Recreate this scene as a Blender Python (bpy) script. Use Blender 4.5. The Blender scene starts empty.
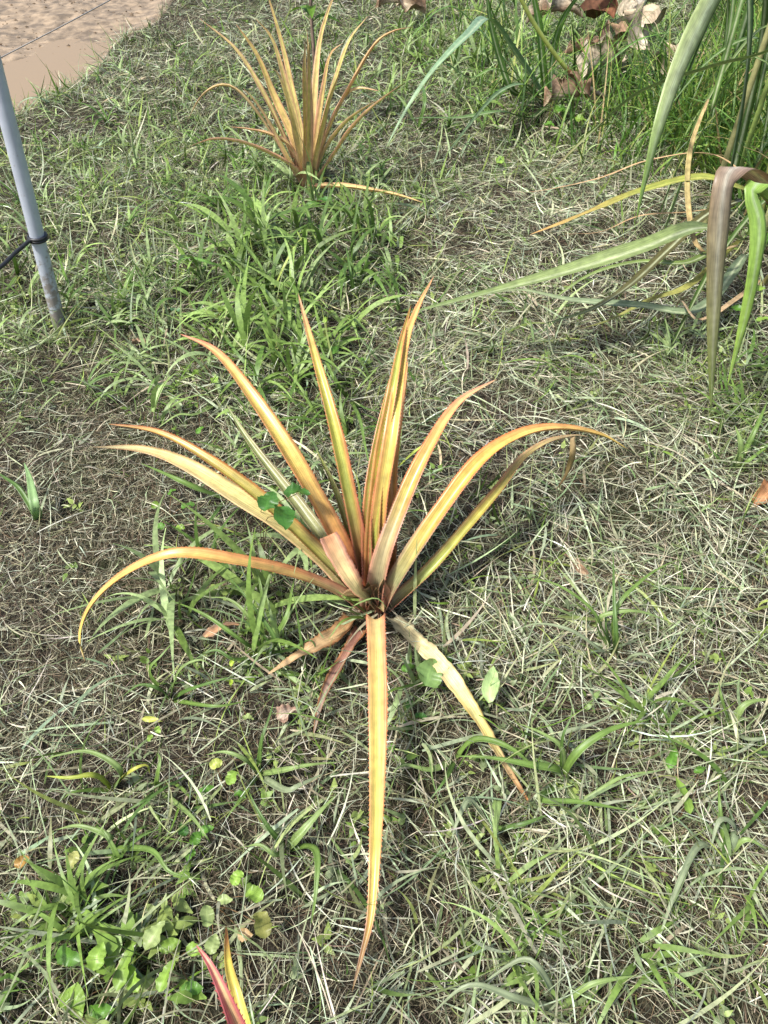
import bpy, math, numpy as np
from mathutils import Vector
rng = np.random.default_rng(11)
R = math.radians
# ------------------------------------------------------------------ camera
CAMH, PITCH, F = 1.4, 45.0, 760.0
sc = bpy.context.scene
col = sc.collection
cam_d = bpy.data.cameras.new("camera")
cam = bpy.data.objects.new("camera", cam_d); col.objects.link(cam)
cam.location = (0, 0, CAMH); cam.rotation_euler = (R(90 - PITCH), 0, 0)
cam_d.sensor_fit = 'VERTICAL'; cam_d.sensor_height = 36; cam_d.lens = F / 1024 * 36
cam_d.clip_start = 0.02; cam_d.clip_end = 1000
sc.camera = cam
cp, sp = math.cos(R(PITCH)), math.sin(R(PITCH))
def ray(px, py):
    a, b = (px - 384) / F, (512 - py) / F
    return np.array([a, cp + b * sp, -sp + b * cp])
def Z(px, py, z=0.0):
    d = ray(px, py); return np.array([0, 0, CAMH]) + d * ((z - CAMH) / d[2])
def Y(px, py, y):
    d = ray(px, py); return np.array([0, 0, CAMH]) + d * (y / d[1])
# ------------------------------------------------------------------ noise
_lat = rng.random((4, 256, 256))
def vnoise(x, y, s=1.0, k=0):
    x = np.asarray(x, float) / s + 37.3 + 11 * k; y = np.asarray(y, float) / s + 91.7 - 5 * k
    xi, yi = np.floor(x).astype(int), np.floor(y).astype(int)
    fx, fy = x - xi, y - yi
    fx = fx * fx * (3 - 2 * fx); fy = fy * fy * (3 - 2 * fy)
    L = _lat[k % 4]
    a = L[xi % 256, yi % 256]; b = L[(xi + 1) % 256, yi % 256]
    c = L[xi % 256, (yi + 1) % 256]; d = L[(xi + 1) % 256, (yi + 1) % 256]
    return (a * (1 - fx) + b * fx) * (1 - fy) + (c * (1 - fx) + d * fx) * fy
# the muddy track begins beyond this edge line (world xy)
ROAD = [Z(220, -60), Z(163, -2), Z(150, 18), Z(112, 36), Z(92, 62), Z(55, 86), Z(28, 104), Z(0, 112), Z(-60, 150), Z(-200, 210)]
RA = np.array([(p[0], p[1]) for p in ROAD])
def road_d(x, y):
    """signed distance past the verge edge: positive on the mud"""
    x = np.asarray(x, float); y = np.asarray(y, float)
    best = np.full(x.shape, 1e9); sg = np.zeros(x.shape)
    for i in range(len(RA) - 1):
        a, b = RA[i], RA[i + 1]; d = b - a; L2 = d @ d
        t = np.clip(((x - a[0]) * d[0] + (y - a[1]) * d[1]) / L2, 0 if i else -40, 1 if i < len(RA) - 2 else 40)
        qx, qy = a[0] + t * d[0], a[1] + t * d[1]
        dist = np.hypot(x - qx, y - qy)
        s = d[0] * (y - qy) - d[1] * (x - qx)
        m = dist < best
        best = np.where(m, dist, best); sg = np.where(m, s, sg)
    return np.where(sg < 0, best, -best)
def gz(x, y):
    base = 0.035 * (vnoise(x, y, .55, 0) - .5) + 0.022 * (vnoise(x, y, .17, 1) - .5) + 0.008 * (vnoise(x, y, .05, 2) - .5)
    rd = road_d(x, y)
    k = np.clip((rd + .15) / .3, 0, 1); k = k * k * (3 - 2 * k)
    return base * (1 - .75 * k) - 0.09 * k
def G(px, py, dz=0.0):
    p = Z(px, py)
    for _ in range(3):
        p = Z(px, py, float(gz(p[0], p[1])) + dz)
    return p
# ------------------------------------------------------------------ colours
def S(r, g, b, k=1.0):
    f = lambda c: (c / 12.92 if c <= .04045 else ((c + .055) / 1.055) ** 2.4)
    return np.array([f(r / 255), f(g / 255), f(b / 255)]) * k
# ------------------------------------------------------------------ materials
def new_mat(name):
    m = bpy.data.materials.new(name); m.use_nodes = True
    nt = m.node_tree; nt.nodes.clear(); return m, nt, nt.nodes.new, nt.links.new
def plant_mat(name, rough=.5, trans=.25, streak=.35, spec=.4, ttint=(1, 1, .7), uvs=(26, 3, 1), blotch=.25):
    m, nt, N, L = new_mat(name)
    out = N('ShaderNodeOutputMaterial'); at = N('ShaderNodeAttribute'); at.attribute_name = 'Col'
    uv = N('ShaderNodeUVMap'); uv.uv_map = 'UVMap'
    mp = N('ShaderNodeMapping'); mp.inputs['Scale'].default_value = uvs; L(uv.outputs[0], mp.inputs[0])
    n1 = N('ShaderNodeTexNoise'); n1.inputs['Scale'].default_value = 1; n1.inputs['Detail'].default_value = 3; L(mp.outputs[0], n1.inputs[0])
    mr = N('ShaderNodeMapRange'); mr.inputs[1].default_value = .3; mr.inputs[2].default_value = .7
    mr.inputs[3].default_value = 1 - streak; mr.inputs[4].default_value = 1 + streak * .5; L(n1.outputs[0], mr.inputs[0])
    tc = N('ShaderNodeTexCoord')
    n2 = N('ShaderNodeTexNoise'); n2.inputs['Scale'].default_value = 45; n2.inputs['Detail'].default_value = 4; L(tc.outputs['Object'], n2.inputs[0])
    m2 = N('ShaderNodeMapRange'); m2.inputs[1].default_value = .35; m2.inputs[2].default_value = .7
    m2.inputs[3].default_value = 1.06; m2.inputs[4].default_value = 1 - blotch; L(n2.outputs[0], m2.inputs[0])
    mu = N('ShaderNodeMath'); mu.operation = 'MULTIPLY'; L(mr.outputs[0], mu.inputs[0]); L(m2.outputs[0], mu.inputs[1])
    vm = N('ShaderNodeVectorMath'); vm.operation = 'SCALE'; L(at.outputs['Color'], vm.inputs[0]); L(mu.outputs[0], vm.inputs['Scale'])
    pb = N('ShaderNodeBsdfPrincipled'); pb.inputs['Roughness'].default_value = rough; pb.inputs['Specular IOR Level'].default_value = spec
    L(vm.outputs[0], pb.inputs['Base Color'])
    bp = N('ShaderNodeBump'); bp.inputs['Strength'].default_value = .25; bp.inputs['Distance'].default_value = .001
    L(n1.outputs[0], bp.inputs['Height']); L(bp.outputs[0], pb.inputs['Normal'])
    tv = N('ShaderNodeVectorMath'); tv.operation = 'MULTIPLY'; tv.inputs[1].default_value = ttint; L(vm.outputs[0], tv.inputs[0])
    tr = N('ShaderNodeBsdfTranslucent'); L(tv.outputs[0], tr.inputs[0])
    mx = N('ShaderNodeMixShader'); mx.inputs[0].default_value = trans
    L(pb.outputs[0], mx.inputs[1]); L(tr.outputs[0], mx.inputs[2]); L(mx.outputs[0], out.inputs[0])
    return m
def strand_mat(name, rough, trans, spec):
    m, nt, N, L = new_mat(name)
    out = N('ShaderNodeOutputMaterial'); at = N('ShaderNodeAttribute'); at.attribute_name = 'Col'
    tc = N('ShaderNodeTexCoord'); n = N('ShaderNodeTexNoise'); n.inputs['Scale'].default_value = 90; n.inputs['Detail'].default_value = 2
    L(tc.outputs['Object'], n.inputs[0])
    mr = N('ShaderNodeMapRange'); mr.inputs[1].default_value = .3; mr.inputs[2].default_value = .7; mr.inputs[3].default_value = .65; mr.inputs[4].default_value = 1.2
    L(n.outputs[0], mr.inputs[0])
    vm = N('ShaderNodeVectorMath'); vm.operation = 'SCALE'; L(at.outputs['Color'], vm.inputs[0]); L(mr.outputs[0], vm.inputs['Scale'])
    pb = N('ShaderNodeBsdfPrincipled'); pb.inputs['Roughness'].default_value = rough; pb.inputs['Specular IOR Level'].default_value = spec
    L(vm.outputs[0], pb.inputs['Base Color'])
    tr = N('ShaderNodeBsdfTranslucent'); L(vm.outputs[0], tr.inputs[0])
    mx = N('ShaderNodeMixShader'); mx.inputs[0].default_value = trans
    L(pb.outputs[0], mx.inputs[1]); L(tr.outputs[0], mx.inputs[2]); L(mx.outputs[0], out.inputs[0])
    return m
M_PINE = plant_mat('pineapple_leaf', rough=.33, trans=.3, streak=.34, spec=.45, ttint=(1, .92, .62), uvs=(18, 1.6, 1), blotch=.24)
M_DRY = plant_mat('dry_leaf', rough=.75, trans=.12, streak=.4, spec=.2, blotch=.4)
M_CANE = plant_mat('cane_leaf', rough=.42, trans=.3, streak=.36, spec=.5, ttint=(1, 1.08, .6))
M_WEED = plant_mat('weed_leaf', rough=.42, trans=.30, streak=.18, spec=.45, ttint=(1, 1.1, .55), uvs=(14, 5, 1))
M_LIT = strand_mat('dry_straw', .6, .10, .3)
M_GRN = strand_mat('green_grass', .45, .28, .4)
def simple(name, c, rough=.5, metal=0, nscale=0, namt=.2, bump=0):
    m, nt, N, L = new_mat(name)
    out = N('ShaderNodeOutputMaterial'); pb = N('ShaderNodeBsdfPrincipled')
    pb.inputs['Roughness'].default_value = rough; pb.inputs['Metallic'].default_value = metal
    pb.inputs['Base Color'].default_value = (*c, 1)
    if nscale:
        tc = N('ShaderNodeTexCoord'); n = N('ShaderNodeTexNoise'); n.inputs['Scale'].default_value = nscale; n.inputs['Detail'].default_value = 6
        L(tc.outputs['Object'], n.inputs[0])
        r = N('ShaderNodeValToRGB'); r.color_ramp.elements[0].position = .35; r.color_ramp.elements[1].position = .68
        r.color_ramp.elements[0].color = (*(np.array(c) * (1 - namt)), 1); r.color_ramp.elements[1].color = (*np.minimum(1, np.array(c) * (1 + namt)), 1)
        L(n.outputs[0], r.inputs[0]); L(r.outputs[0], pb.inputs['Base Color'])
        if bump:
            b = N('ShaderNodeBump'); b.inputs['Strength'].default_value = .6; b.inputs['Distance'].default_value = bump
            L(n.outputs[0], b.inputs['Height']); L(b.outputs[0], pb.inputs['Normal'])
    L(pb.outputs[0], out.inputs[0]); return m
# ------------------------------------------------------------------ mesh helpers
def mk(name, V, Fq, mat, parent=None, colr=None, uv=None, smooth=True, tris=None):
    me = bpy.data.meshes.new(name)
    V = np.asarray(V, np.float32).reshape(-1, 3); Fq = np.asarray(Fq, np.int32).reshape(-1, 4)
    nt_ = 0 if tris is None else len(tris)
    me.vertices.add(len(V)); me.vertices.foreach_set('co', V.ravel())
    loops = Fq.ravel(); starts = np.arange(len(Fq)) * 4; tot = np.full(len(Fq), 4)
    if nt_:
        T = np.asarray(tris, np.int32).reshape(-1, 3)
        starts = np.concatenate([starts, len(loops) + np.arange(len(T)) * 3]); tot = np.concatenate([tot, np.full(len(T), 3)])
        loops = np.concatenate([loops, T.ravel()])
    me.loops.add(len(loops)); me.loops.foreach_set('vertex_index', loops.astype(np.int32))
    me.polygons.add(len(starts)); me.polygons.foreach_set('loop_start', starts.astype(np.int32))
    me.polygons.foreach_set('loop_total', tot.astype(np.int32))
    me.polygons.foreach_set('use_smooth', np.full(len(starts), smooth))
    if colr is not None:
        a = me.color_attributes.new('Col', 'FLOAT_COLOR', 'POINT')
        c = np.ones((len(V), 4), np.float32); c[:, :3] = colr; a.data.foreach_set('color', c.ravel())
    if uv is not None:
        l = me.uv_layers.new(name='UVMap'); l.data.foreach_set('uv', np.asarray(uv, np.float32)[loops].ravel())
    me.update(calc_edges=True); me.validate()
    if mat: me.materials.append(mat)
    o = bpy.data.objects.new(name, me); col.objects.link(o)
    if parent is not None:
        o.parent = parent; o.matrix_parent_inverse = parent.matrix_basis.inverted()
    return o
def tag(o, label=None, cat=None, group=None, kind=None):
    if label: o['label'] = label
    if cat: o['category'] = cat
    if group: o['group'] = group
    if kind: o['kind'] = kind
    return o
def empty(name, loc, label, cat, group=None):
    o = bpy.data.objects.new(name, None); col.objects.link(o); o.location = Vector([float(v) for v in loc]); o.empty_display_size = .05
    return tag(o, label, cat, group)
def spline(C, n):
    C = np.asarray(C, float)
    P = np.vstack([2 * C[0] - C[1], C, 2 * C[-1] - C[-2]])
    seg = np.linalg.norm(np.diff(C, axis=0), axis=1)
    fine = []
    for i in range(len(C) - 1):
        p0, p1, p2, p3 = P[i], P[i + 1], P[i + 2], P[i + 3]
        t = np.linspace(0, 1, 24, endpoint=False)[:, None]
        fine.append(.5 * (2 * p1 + (p2 - p0) * t + (2 * p0 - 5 * p1 + 4 * p2 - p3) * t ** 2 + (3 * p1 - p0 - 3 * p2 + p3) * t ** 3))
    fine.append(C[-1:]); fine = np.vstack(fine)
    for _ in range(3): fine[1:-1] = (fine[:-2] + 2 * fine[1:-1] + fine[2:]) / 4
    s = np.concatenate([[0], np.cumsum(np.linalg.norm(np.diff(fine, axis=0), axis=1))])
    u = np.linspace(0, s[-1], n)
    return np.stack([np.interp(u, s, fine[:, k]) for k in range(3)], 1), s[-1]
def norm(v): return v / np.maximum(1e-9, np.linalg.norm(v, axis=-1, keepdims=True))
PROF = {
    'strap': lambda t: (1.12 - .25 * np.minimum(1, t * 3)) * np.clip((1 - t) * 1.9, 0, 1) ** .75 + .015,
    'stub': lambda t: .8 + .25 * t,
    'blunt': lambda t: 1.0 + 0 * t,
    'blade': lambda t: np.clip(t * 6 + .45, 0, 1) * np.clip((1 - t) * 1.6, 0, 1) ** .8 + .01,
    'cane': lambda t: np.clip(t * 4 + .6, 0, 1) * np.clip((1 - t) * 2.4, 0, 1) ** .8 + .01,
    'ovate': lambda t: np.sin(np.pi * np.clip(t, 0, 1) ** .75) ** .85 + .02,
    'round': lambda t: np.sqrt(np.clip(1 - (2 * t - 1) ** 2, 0, 1)) * (1 - .12 * t) + .02,
    'heart': lambda t: np.clip(np.sin(np.pi * np.clip(t, 0, 1) ** .55), 0, 1) ** .7 + .02,
}
def leaf(name, ctrl, W, cfn, mat, parent=None, n=46, na=7, prof='strap', chan=.25, thick=.0022, side=None,
         roll=0., rollend=None, teeth=False, wav=.0, sheet=False, rag=0., seed=0, hscale=.5):
    """ribbon leaf along ctrl; cfn(t, u)->rgb with t 0..1 along, u -1..1 across"""
    r_ = np.random.default_rng(seed + 7)
    if mat is M_PINE: chan *= 1.5
    P, Ln = spline(ctrl, n)
    T = norm(np.gradient(P, axis=0)); t = np.linspace(0, 1, n)
    h = P[-1] - P[0] if side is None else None
    S0 = norm(np.array([h[1], -h[0], 0.])) if side is None else norm(np.array(side, float))
    loc = np.stack([T[:, 1], -T[:, 0], 0 * t], 1); ln = np.linalg.norm(loc, axis=1, keepdims=True)
    loc = norm(loc) * np.sign((loc @ S0))[:, None]
    Sd = norm(S0 * hscale + loc * ln * (1 - hscale) * 2) if side is None else np.repeat(S0[None], n, 0)
    Sd = norm(Sd - (Sd * T).sum(1, keepdims=True) * T)
    Nn = np.cross(Sd, T)
    if side is None: pass
    re = roll if rollend is None else rollend
    ph = (roll + (re - roll) * t)[:, None] + wav * np.sin(t * 9 + r_.random() * 6)[:, None]
    Sd, Nn = Sd * np.cos(ph) + Nn * np.sin(ph), Nn * np.cos(ph) - Sd * np.sin(ph)
    w = W * .5 * PROF[prof](t)
    if rag: w = w * (1 + rag * (r_.random(n) - .5))
    u = np.linspace(-1, 1, na)
    V = P[:, None] + Sd[:, None] * (w[:, None] * u)[..., None]
    lift = chan * w[:, None] * (np.abs(u) ** 1.5)[None] * 2
    if wav: lift = lift + (wav * .5 * w[:, None]) * np.sin(t * 31 + r_.random() * 6)[:, None] * u[None]
    V = V + Nn[:, None] * lift[..., None]
    UU, TT = np.meshgrid(u, t)
    Cc = cfn(TT, UU)
    uvt = np.stack([UU * .5 + .5, TT * Ln * 6], -1)
    idx = np.arange(n * na).reshape(n, na)
    fq = np.stack([idx[:-1, :-1], idx[:-1, 1:], idx[1:, 1:], idx[1:, :-1]], -1).reshape(-1, 4)
    VV, FF, CC, UV = [V.reshape(-1, 3)], [fq], [Cc.reshape(-1, 3)], [uvt.reshape(-1, 2)]
    if not sheet:
        B = V - Nn[:, None] * (thick * (1 - .8 * np.abs(u) ** 3)[None] * np.clip((1 - t) * 5 + .1, 0, 1)[:, None])[..., None]
        o = n * na
        VV.append(B.reshape(-1, 3)); CC.append(Cc.reshape(-1, 3) * np.array([.9, .95, 1.])); UV.append(uvt.reshape(-1, 2))
        FF.append(fq[:, ::-1] + o)
        e0, e1 = idx[:, 0], idx[:, -1]
        FF.append(np.stack([e0[:-1], e0[1:], e0[1:] + o, e0[:-1] + o], 1)); FF.append(np.stack([e1[1:], e1[:-1], e1[:-1] + o, e1[1:] + o], 1))
        FF.append(np.stack([idx[0, 1:], idx[0, :-1], idx[0, :-1] + o, idx[0, 1:] + o], 1)); FF.append(np.stack([idx[-1, :-1], idx[-1, 1:], idx[-1, 1:] + o, idx[-1, :-1] + o], 1))
    tris = None
    if teeth:
        tv, tc, tu, tr = [], [], [], []
        base = sum(len(a) for a in VV)
        m = int(Ln / .009)
        for sgn, cidx in ((-1, 0), (1, na - 1)):
            for k in range(m):
                tt = (k + .5) / m * .9; f = tt * (n - 1); i = int(f); fr = f - i
                E = V[i, cidx] * (1 - fr) + V[min(i + 1, n - 1), cidx] * fr
                q = base + len(tv)
                tv += [E - T[i] * .002, E + T[i] * .0015, E + Sd[i] * sgn * .0022 + T[i] * .0028]
                c = cfn(np.array([[tt]]), np.array([[float(sgn)]]))[0, 0] * np.array([.75, .5, .5])
                tc += [c] * 3; tu += [(0, 0)] * 3; tr.append((q, q + 1, q + 2))
        VV.append(np.array(tv)); CC.append(np.array(tc)); UV.append(np.array(tu)); tris = tr
    return mk(name, np.vstack(VV), np.vstack(FF), mat, parent, np.clip(np.vstack(CC), 0, 1), np.vstack(UV), tris=tris)
def tube(C, r, n=24, m=8, r2=None, cap=True):
    P, L = spline(C, n); T = norm(np.gradient(P, axis=0))
    ref = np.array([0, 0, 1.]) if abs(T[0, 2]) < .8 else np.array([1., 0, 0])
    A = norm(np.cross(T, ref)); B = np.cross(T, A)
    rr = np.linspace(r, r if r2 is None else r2, n)[:, None, None]
    a = np.linspace(0, 2 * np.pi, m, endpoint=False)
    V = P[:, None] + rr * (A[:, None] * np.cos(a)[None, :, None] + B[:, None] * np.sin(a)[None, :, None])
    idx = np.arange(n * m).reshape(n, m)
    nx = np.roll(idx, -1, 1)
    Fq = np.stack([idx[:-1], nx[:-1], nx[1:], idx[1:]], -1).reshape(-1, 4)
    V = V.reshape(-1, 3)
    tris = []
    if cap:
        V = np.vstack([V, P[0], P[-1]]); a0, a1 = n * m, n * m + 1
        tris = [(idx[0, (i + 1) % m], idx[0, i], a0) for i in range(m)] + [(idx[-1, i], idx[-1, (i + 1) % m], a1) for i in range(m)]
    return V, Fq, tris
def tube_obj(name, C, r, mat, parent=None, c=None, **k):
    V, Fq, tr = tube(C, r, **k)
    colr = None if c is None else np.repeat(np.array(c)[None], len(V), 0)
    return mk(name, V, Fq, mat, parent, colr, np.zeros((len(V), 2)), tris=tr)
# colour functions ------------------------------------------------------
def grad(stops_c, stops_e=None, mid=.55, hard=2.5, yellow=0, seed=0, lift=.07):
    """centre stripe / edge colours, each a list of (t, rgb)"""
    ce = stops_e or stops_c
    if yellow:
        Yc = S(226, 222, 104, 1.0)
        stops_c = [(a, c + (Yc - c) * yellow * min(1, a * 2.5) * (1 if a < .9 else .3)) for a, c in stops_c]
        ce = [(a, c + (S(228, 150, 110, .95) - c) * .12) for a, c in ce]
        pl = S(244, 222, 182, .97); q = lambda a: lift * min(1, a * 6 + .2)
        stops_c = [(a, c + (pl - c) * q(a)) for a, c in stops_c]; ce = [(a, c + (pl - c) * q(a) * .8) for a, c in ce]
    def f(t, u):
        def ev(st):
            ts = [s[0] for s in st]
            return np.stack([np.interp(t, ts, [s[1][k] for s in st]) for k in range(3)], -1)
        a = np.clip((np.abs(u + .12 * np.sin(t * 5 + seed)) - mid) * hard + .5, 0, 1)[..., None]
        return ev(stops_c) * (1 - a) + ev(ce) * a
    return f
K = 1.02
cream, pyel, yel, oran, dora = S(238, 220, 160, K), S(235, 208, 120, K), S(222, 208, 96, K), S(230, 166, 96, K), S(208, 122, 70, K)
pink, red, dred, olive, lgrn = S(220, 160, 136, K), S(190, 92, 62, K), S(124, 54, 40, K), S(158, 154, 70, K), S(158, 178, 80, K)
ggrn, brn, tan, dbrn, grey = S(150, 154, 112, K), S(150, 100, 58, K), S(200, 168, 120, K), S(82, 60, 40, K), S(156, 148, 130, K)
bgr = S(158, 148, 118, K)
# ================================================================== GROUND
def axis(lo, hi, step, far):
    a = np.arange(lo, hi + 1e-6, step); g = []; d = step
    x = hi
    while x < far: d *= 1.5; x += d; g.append(x)
    l = []; d = step; x = lo
    while x > -far: d *= 1.5; x -= d; l.append(x)
    return np.array(l[::-1] + list(a) + g)
xs, ys = axis(-5, 5, .03, 250), axis(-.8, 9, .03, 250)
XX, YY = np.meshgrid(xs, ys); ZZ = gz(XX, YY)
far = np.clip((np.hypot(XX, YY) - 9) / 20, 0, 1); ZZ = ZZ * (1 - far)
ix = np.arange(XX.size).reshape(XX.shape)
m, nt, N, L = new_mat('soil_and_thatch')
out = N('ShaderNodeOutputMaterial'); pb = N('ShaderNodeBsdfPrincipled'); pb.inputs['Roughness'].default_value = .95; pb.inputs['Specular IOR Level'].default_value = .15
tc = N('ShaderNodeTexCoord')
n1 = N('ShaderNodeTexNoise'); n1.inputs['Scale'].default_value = 60; n1.inputs['Detail'].default_value = 8; n1.inputs['Roughness'].default_value = .7; L(tc.outputs['Object'], n1.inputs[0])
rp = N('ShaderNodeValToRGB'); e = rp.color_ramp.elements
e[0].position = .32; e[0].color = (.014, .011, .007, 1); e[1].position = .72; e[1].color = (.11, .095, .068, 1)
q = e.new(.52); q.color = (.034, .028, .020, 1); L(n1.outputs[0], rp.inputs[0])
n2 = N('ShaderNodeTexNoise'); n2.inputs['Scale'].default_value = 2.2; n2.inputs['Detail'].default_value = 5; L(tc.outputs['Object'], n2.inputs[0])
rp2 = N('ShaderNodeValToRGB'); rp2.color_ramp.elements[0].position = .45; rp2.color_ramp.elements[0].color = (1, 1, 1, 1); rp2.color_ramp.elements[1].position = .65; rp2.color_ramp.elements[1].color = (.75, 1.05, .55, 1)
L(n2.outputs[0], rp2.inputs[0])
mm = N('ShaderNodeMix'); mm.data_type = 'RGBA'; mm.blend_type = 'MULTIPLY'; mm.inputs[0].default_value = 1; L(rp.outputs[0], mm.inputs[6]); L(rp2.outputs[0], mm.inputs[7]); L(mm.outputs[2], pb.inputs['Base Color'])
bp = N('ShaderNodeBump'); bp.inputs['Strength'].default_value = 1; bp.inputs['Distance'].default_value = .01; L(n1.outputs[0], bp.inputs['Height']); L(bp.outputs[0], pb.inputs['Normal'])
L(pb.outputs[0], out.inputs[0])
g = mk('ground', np.stack([XX, YY, ZZ], -1), np.stack([ix[:-1, :-1], ix[:-1, 1:], ix[1:, 1:], ix[1:, :-1]], -1), m)
tag(g, 'dark soil with dry thatch under the grass verge', 'ground', kind='structure')
# muddy track sheet, following the verge edge outward
rows, cols_ = 240, 260
edge, _ = spline([(a, b, 0) for a, b in RA], rows)
tn = norm(np.gradient(edge, axis=0)); outw = np.stack([tn[:, 1], -tn[:, 0], 0 * tn[:, 0]], 1)
outw = norm(outw * .3 + norm(np.array([-.72, .69, 0.])))
dd = np.concatenate([[-.12], np.linspace(-.06, 4.5, cols_ - 12), 4.5 + np.geomspace(.1, 20, 11)])
RP = edge[:, None] + outw[:, None] * dd[None, :, None]
jit = .10 * (vnoise(RP[..., 0], RP[..., 1], .25, 3) - .5)
RP = RP + outw[:, None] * (jit * (dd[None] < .6))[..., None]
rx, ry = RP[..., 0], RP[..., 1]
pc = Z(22, 84)   # puddle middle
pu = np.array([Z(90, 48)[0] - Z(-60, 120)[0], Z(90, 48)[1] - Z(-60, 120)[1]]); pu /= np.linalg.norm(pu)
def mudz(x, y):
    fine = .04 * (vnoise(x, y, .4, 1) - .5) + .016 * (vnoise(x, y, .13, 2) - .5) + .016 * (vnoise(x, y, .04, 3) - .5)
    a = (x - pc[0]) * pu[0] + (y - pc[1]) * pu[1]; b = -(x - pc[0]) * pu[1] + (y - pc[1]) * pu[0]
    dip = np.exp(-((a / 1.35) ** 2 + (b / .85) ** 2) ** 1.5)
    k = np.clip((road_d(x, y) + .15) / .3, 0, 1)
    return gz(x, y) + .012 + .06 * k + fine * k * (1 - dip * .7) - .05 * dip
rz = mudz(rx, ry); rz[:, 0] = gz(rx[:, 0], ry[:, 0]) - .03
ix = np.arange(rx.size).reshape(rx.shape)
mud = simple('dried_mud', S(166, 144, 116, .58), .75, 0, 13, .45, .02)
o = mk('dirt_road', np.stack([rx, ry, rz], -1), np.stack([ix[:-1, :-1], ix[:-1, 1:], ix[1:, 1:], ix[1:, :-1]], -1), mud)
tag(o, 'pale rutted mud track beyond the grass verge', 'track', kind='structure')
# loose clods and grit on the mud
nC = 2600; k_ = rng.integers(0, rows, nC); m_ = rng.integers(8, 200, nC); oc = np.array([[1,0,0],[0,1,0],[-1,0,0],[0,-1,0],[0,0,1],[0,0,-1]], float)
tF = [(0,1,4),(1,2,4),(2,3,4),(3,0,4),(1,0,5),(2,1,5),(3,2,5),(0,3,5)]
sz = .004 + .018 * rng.random(nC) ** 3
Vc = np.stack([rx[k_, m_], ry[k_, m_], rz[k_, m_]], 1)[:, None] + np.array([[rng.normal(0, .01), 0, 0]]) + oc[None] * sz[:, None, None] * (.6 + .8 * rng.random((nC, 6, 1))) * np.array([1, 1, .55])
Vc[..., :2] += rng.normal(0, .02, (nC, 1, 2))
tr_ = (np.arange(nC)[:, None, None] * 6 + np.array(tF)[None]).reshape(-1, 3)
tag(mk('mud_clods', Vc.reshape(-1, 3), np.zeros((0, 4)), simple('clod', S(140, 118, 92, .5), .9, 0, 20, .4), tris=tr_, smooth=False), 'small loose clods and grit scattered over the mud track', 'mud clods', kind='stuff')
# puddle water in the dip
a = np.linspace(0, 2 * np.pi, 64, endpoint=False); rr = 1 + .14 * np.sin(3 * a + 1) + .08 * np.sin(7 * a) + .05 * np.sin(13 * a)
px_, py_ = pc[0] + pu[0] * np.cos(a) * 1.6 * rr - pu[1] * np.sin(a) * 1.0 * rr, pc[1] + pu[1] * np.cos(a) * 1.6 * rr + pu[0] * np.sin(a) * 1.0 * rr
wz = float(gz(pc[0], pc[1])) + .048
V = [(pc[0], pc[1], wz)] + [(x, y, wz) for x, y in zip(px_, py_)]
wm = simple('muddy_water', S(172, 144, 106, .6), .4)
o = mk('puddle', V, np.zeros((0, 4)), wm, tris=[(0, i + 1, (i + 1) % 64 + 1) for i in range(64)])
tag(o, 'shallow brown rain puddle on the mud track', 'puddle', kind='structure')
# ================================================================== STRANDS
def strands(name, pos, az, el, Ls, W, bend, azb, roll, c0, c1, mat, label, cat, nseg=5, lift=.004, clampz=True):
    n = len(pos); i = np.arange(nseg + 1)
    e_ = el[:, None] + bend[:, None] * i / nseg; a_ = az[:, None] + azb[:, None] * i / nseg
    D = np.stack([np.cos(e_) * np.cos(a_), np.cos(e_) * np.sin(a_), np.sin(e_)], -1)
    st = D[:, :-1] * (Ls / nseg)[:, None, None]
    P = pos[:, None] + np.concatenate([np.zeros((n, 1, 3)), np.cumsum(st, 1)], 1)
    if clampz:
        P[..., 2] = np.maximum(P[..., 2], gz(P[..., 0], P[..., 1]) + lift)
    S_ = np.stack([D[..., 1], -D[..., 0], 0 * D[..., 0]], -1); S_ = norm(S_ + 1e-6); Nn = np.cross(S_, D)
    r = (roll[:, None] + 0 * i)[..., None]
    S_ = S_ * np.cos(r) + Nn * np.sin(r)
    t = i / nseg; w = (W[:, None] * .5) * (np.clip((1 - t) * 1.7, .12, 1) * np.clip(.55 + t * 3, 0, 1))[None]
    V = np.stack([P - S_ * w[..., None], P + S_ * w[..., None]], 2)
    C = c0[:, None] * (1 - t)[None, :, None] + c1[:, None] * t[None, :, None]
    C = np.repeat(C[:, :, None], 2, 2)
    k = (nseg + 1) * 2; b = (np.arange(n) * k)[:, None] + (np.arange(nseg) * 2)[None]
    Fq = np.stack([b, b + 1, b + 3, b + 2], -1)
    o = mk(name, V.reshape(-1, 3), Fq.reshape(-1, 4), mat, None, np.clip(C.reshape(-1, 3), 0, 1))
    return tag(o, label, cat, kind='stuff')
def area(n, ymin, ymax, margin=.45, pw=1.0):
    """random ground points inside the (widened) view wedge"""
    y = ymin + (ymax - ymin) * rng.random(n * 3)
    hw = (y * cp + CAMH * sp) * 384 / F + margin
    x = (rng.random(n * 3) * 2 - 1) * hw.max()
    k = np.abs(x) < hw
    x, y = x[k][:n], y[k][:n]
    return x, y
def spot(x, y, px, py, r, asp=1.0):
    c = Z(px, py); return np.exp(-(((x - c[0]) / r) ** 2 + ((y - c[1]) / (r * asp)) ** 2))
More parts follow.
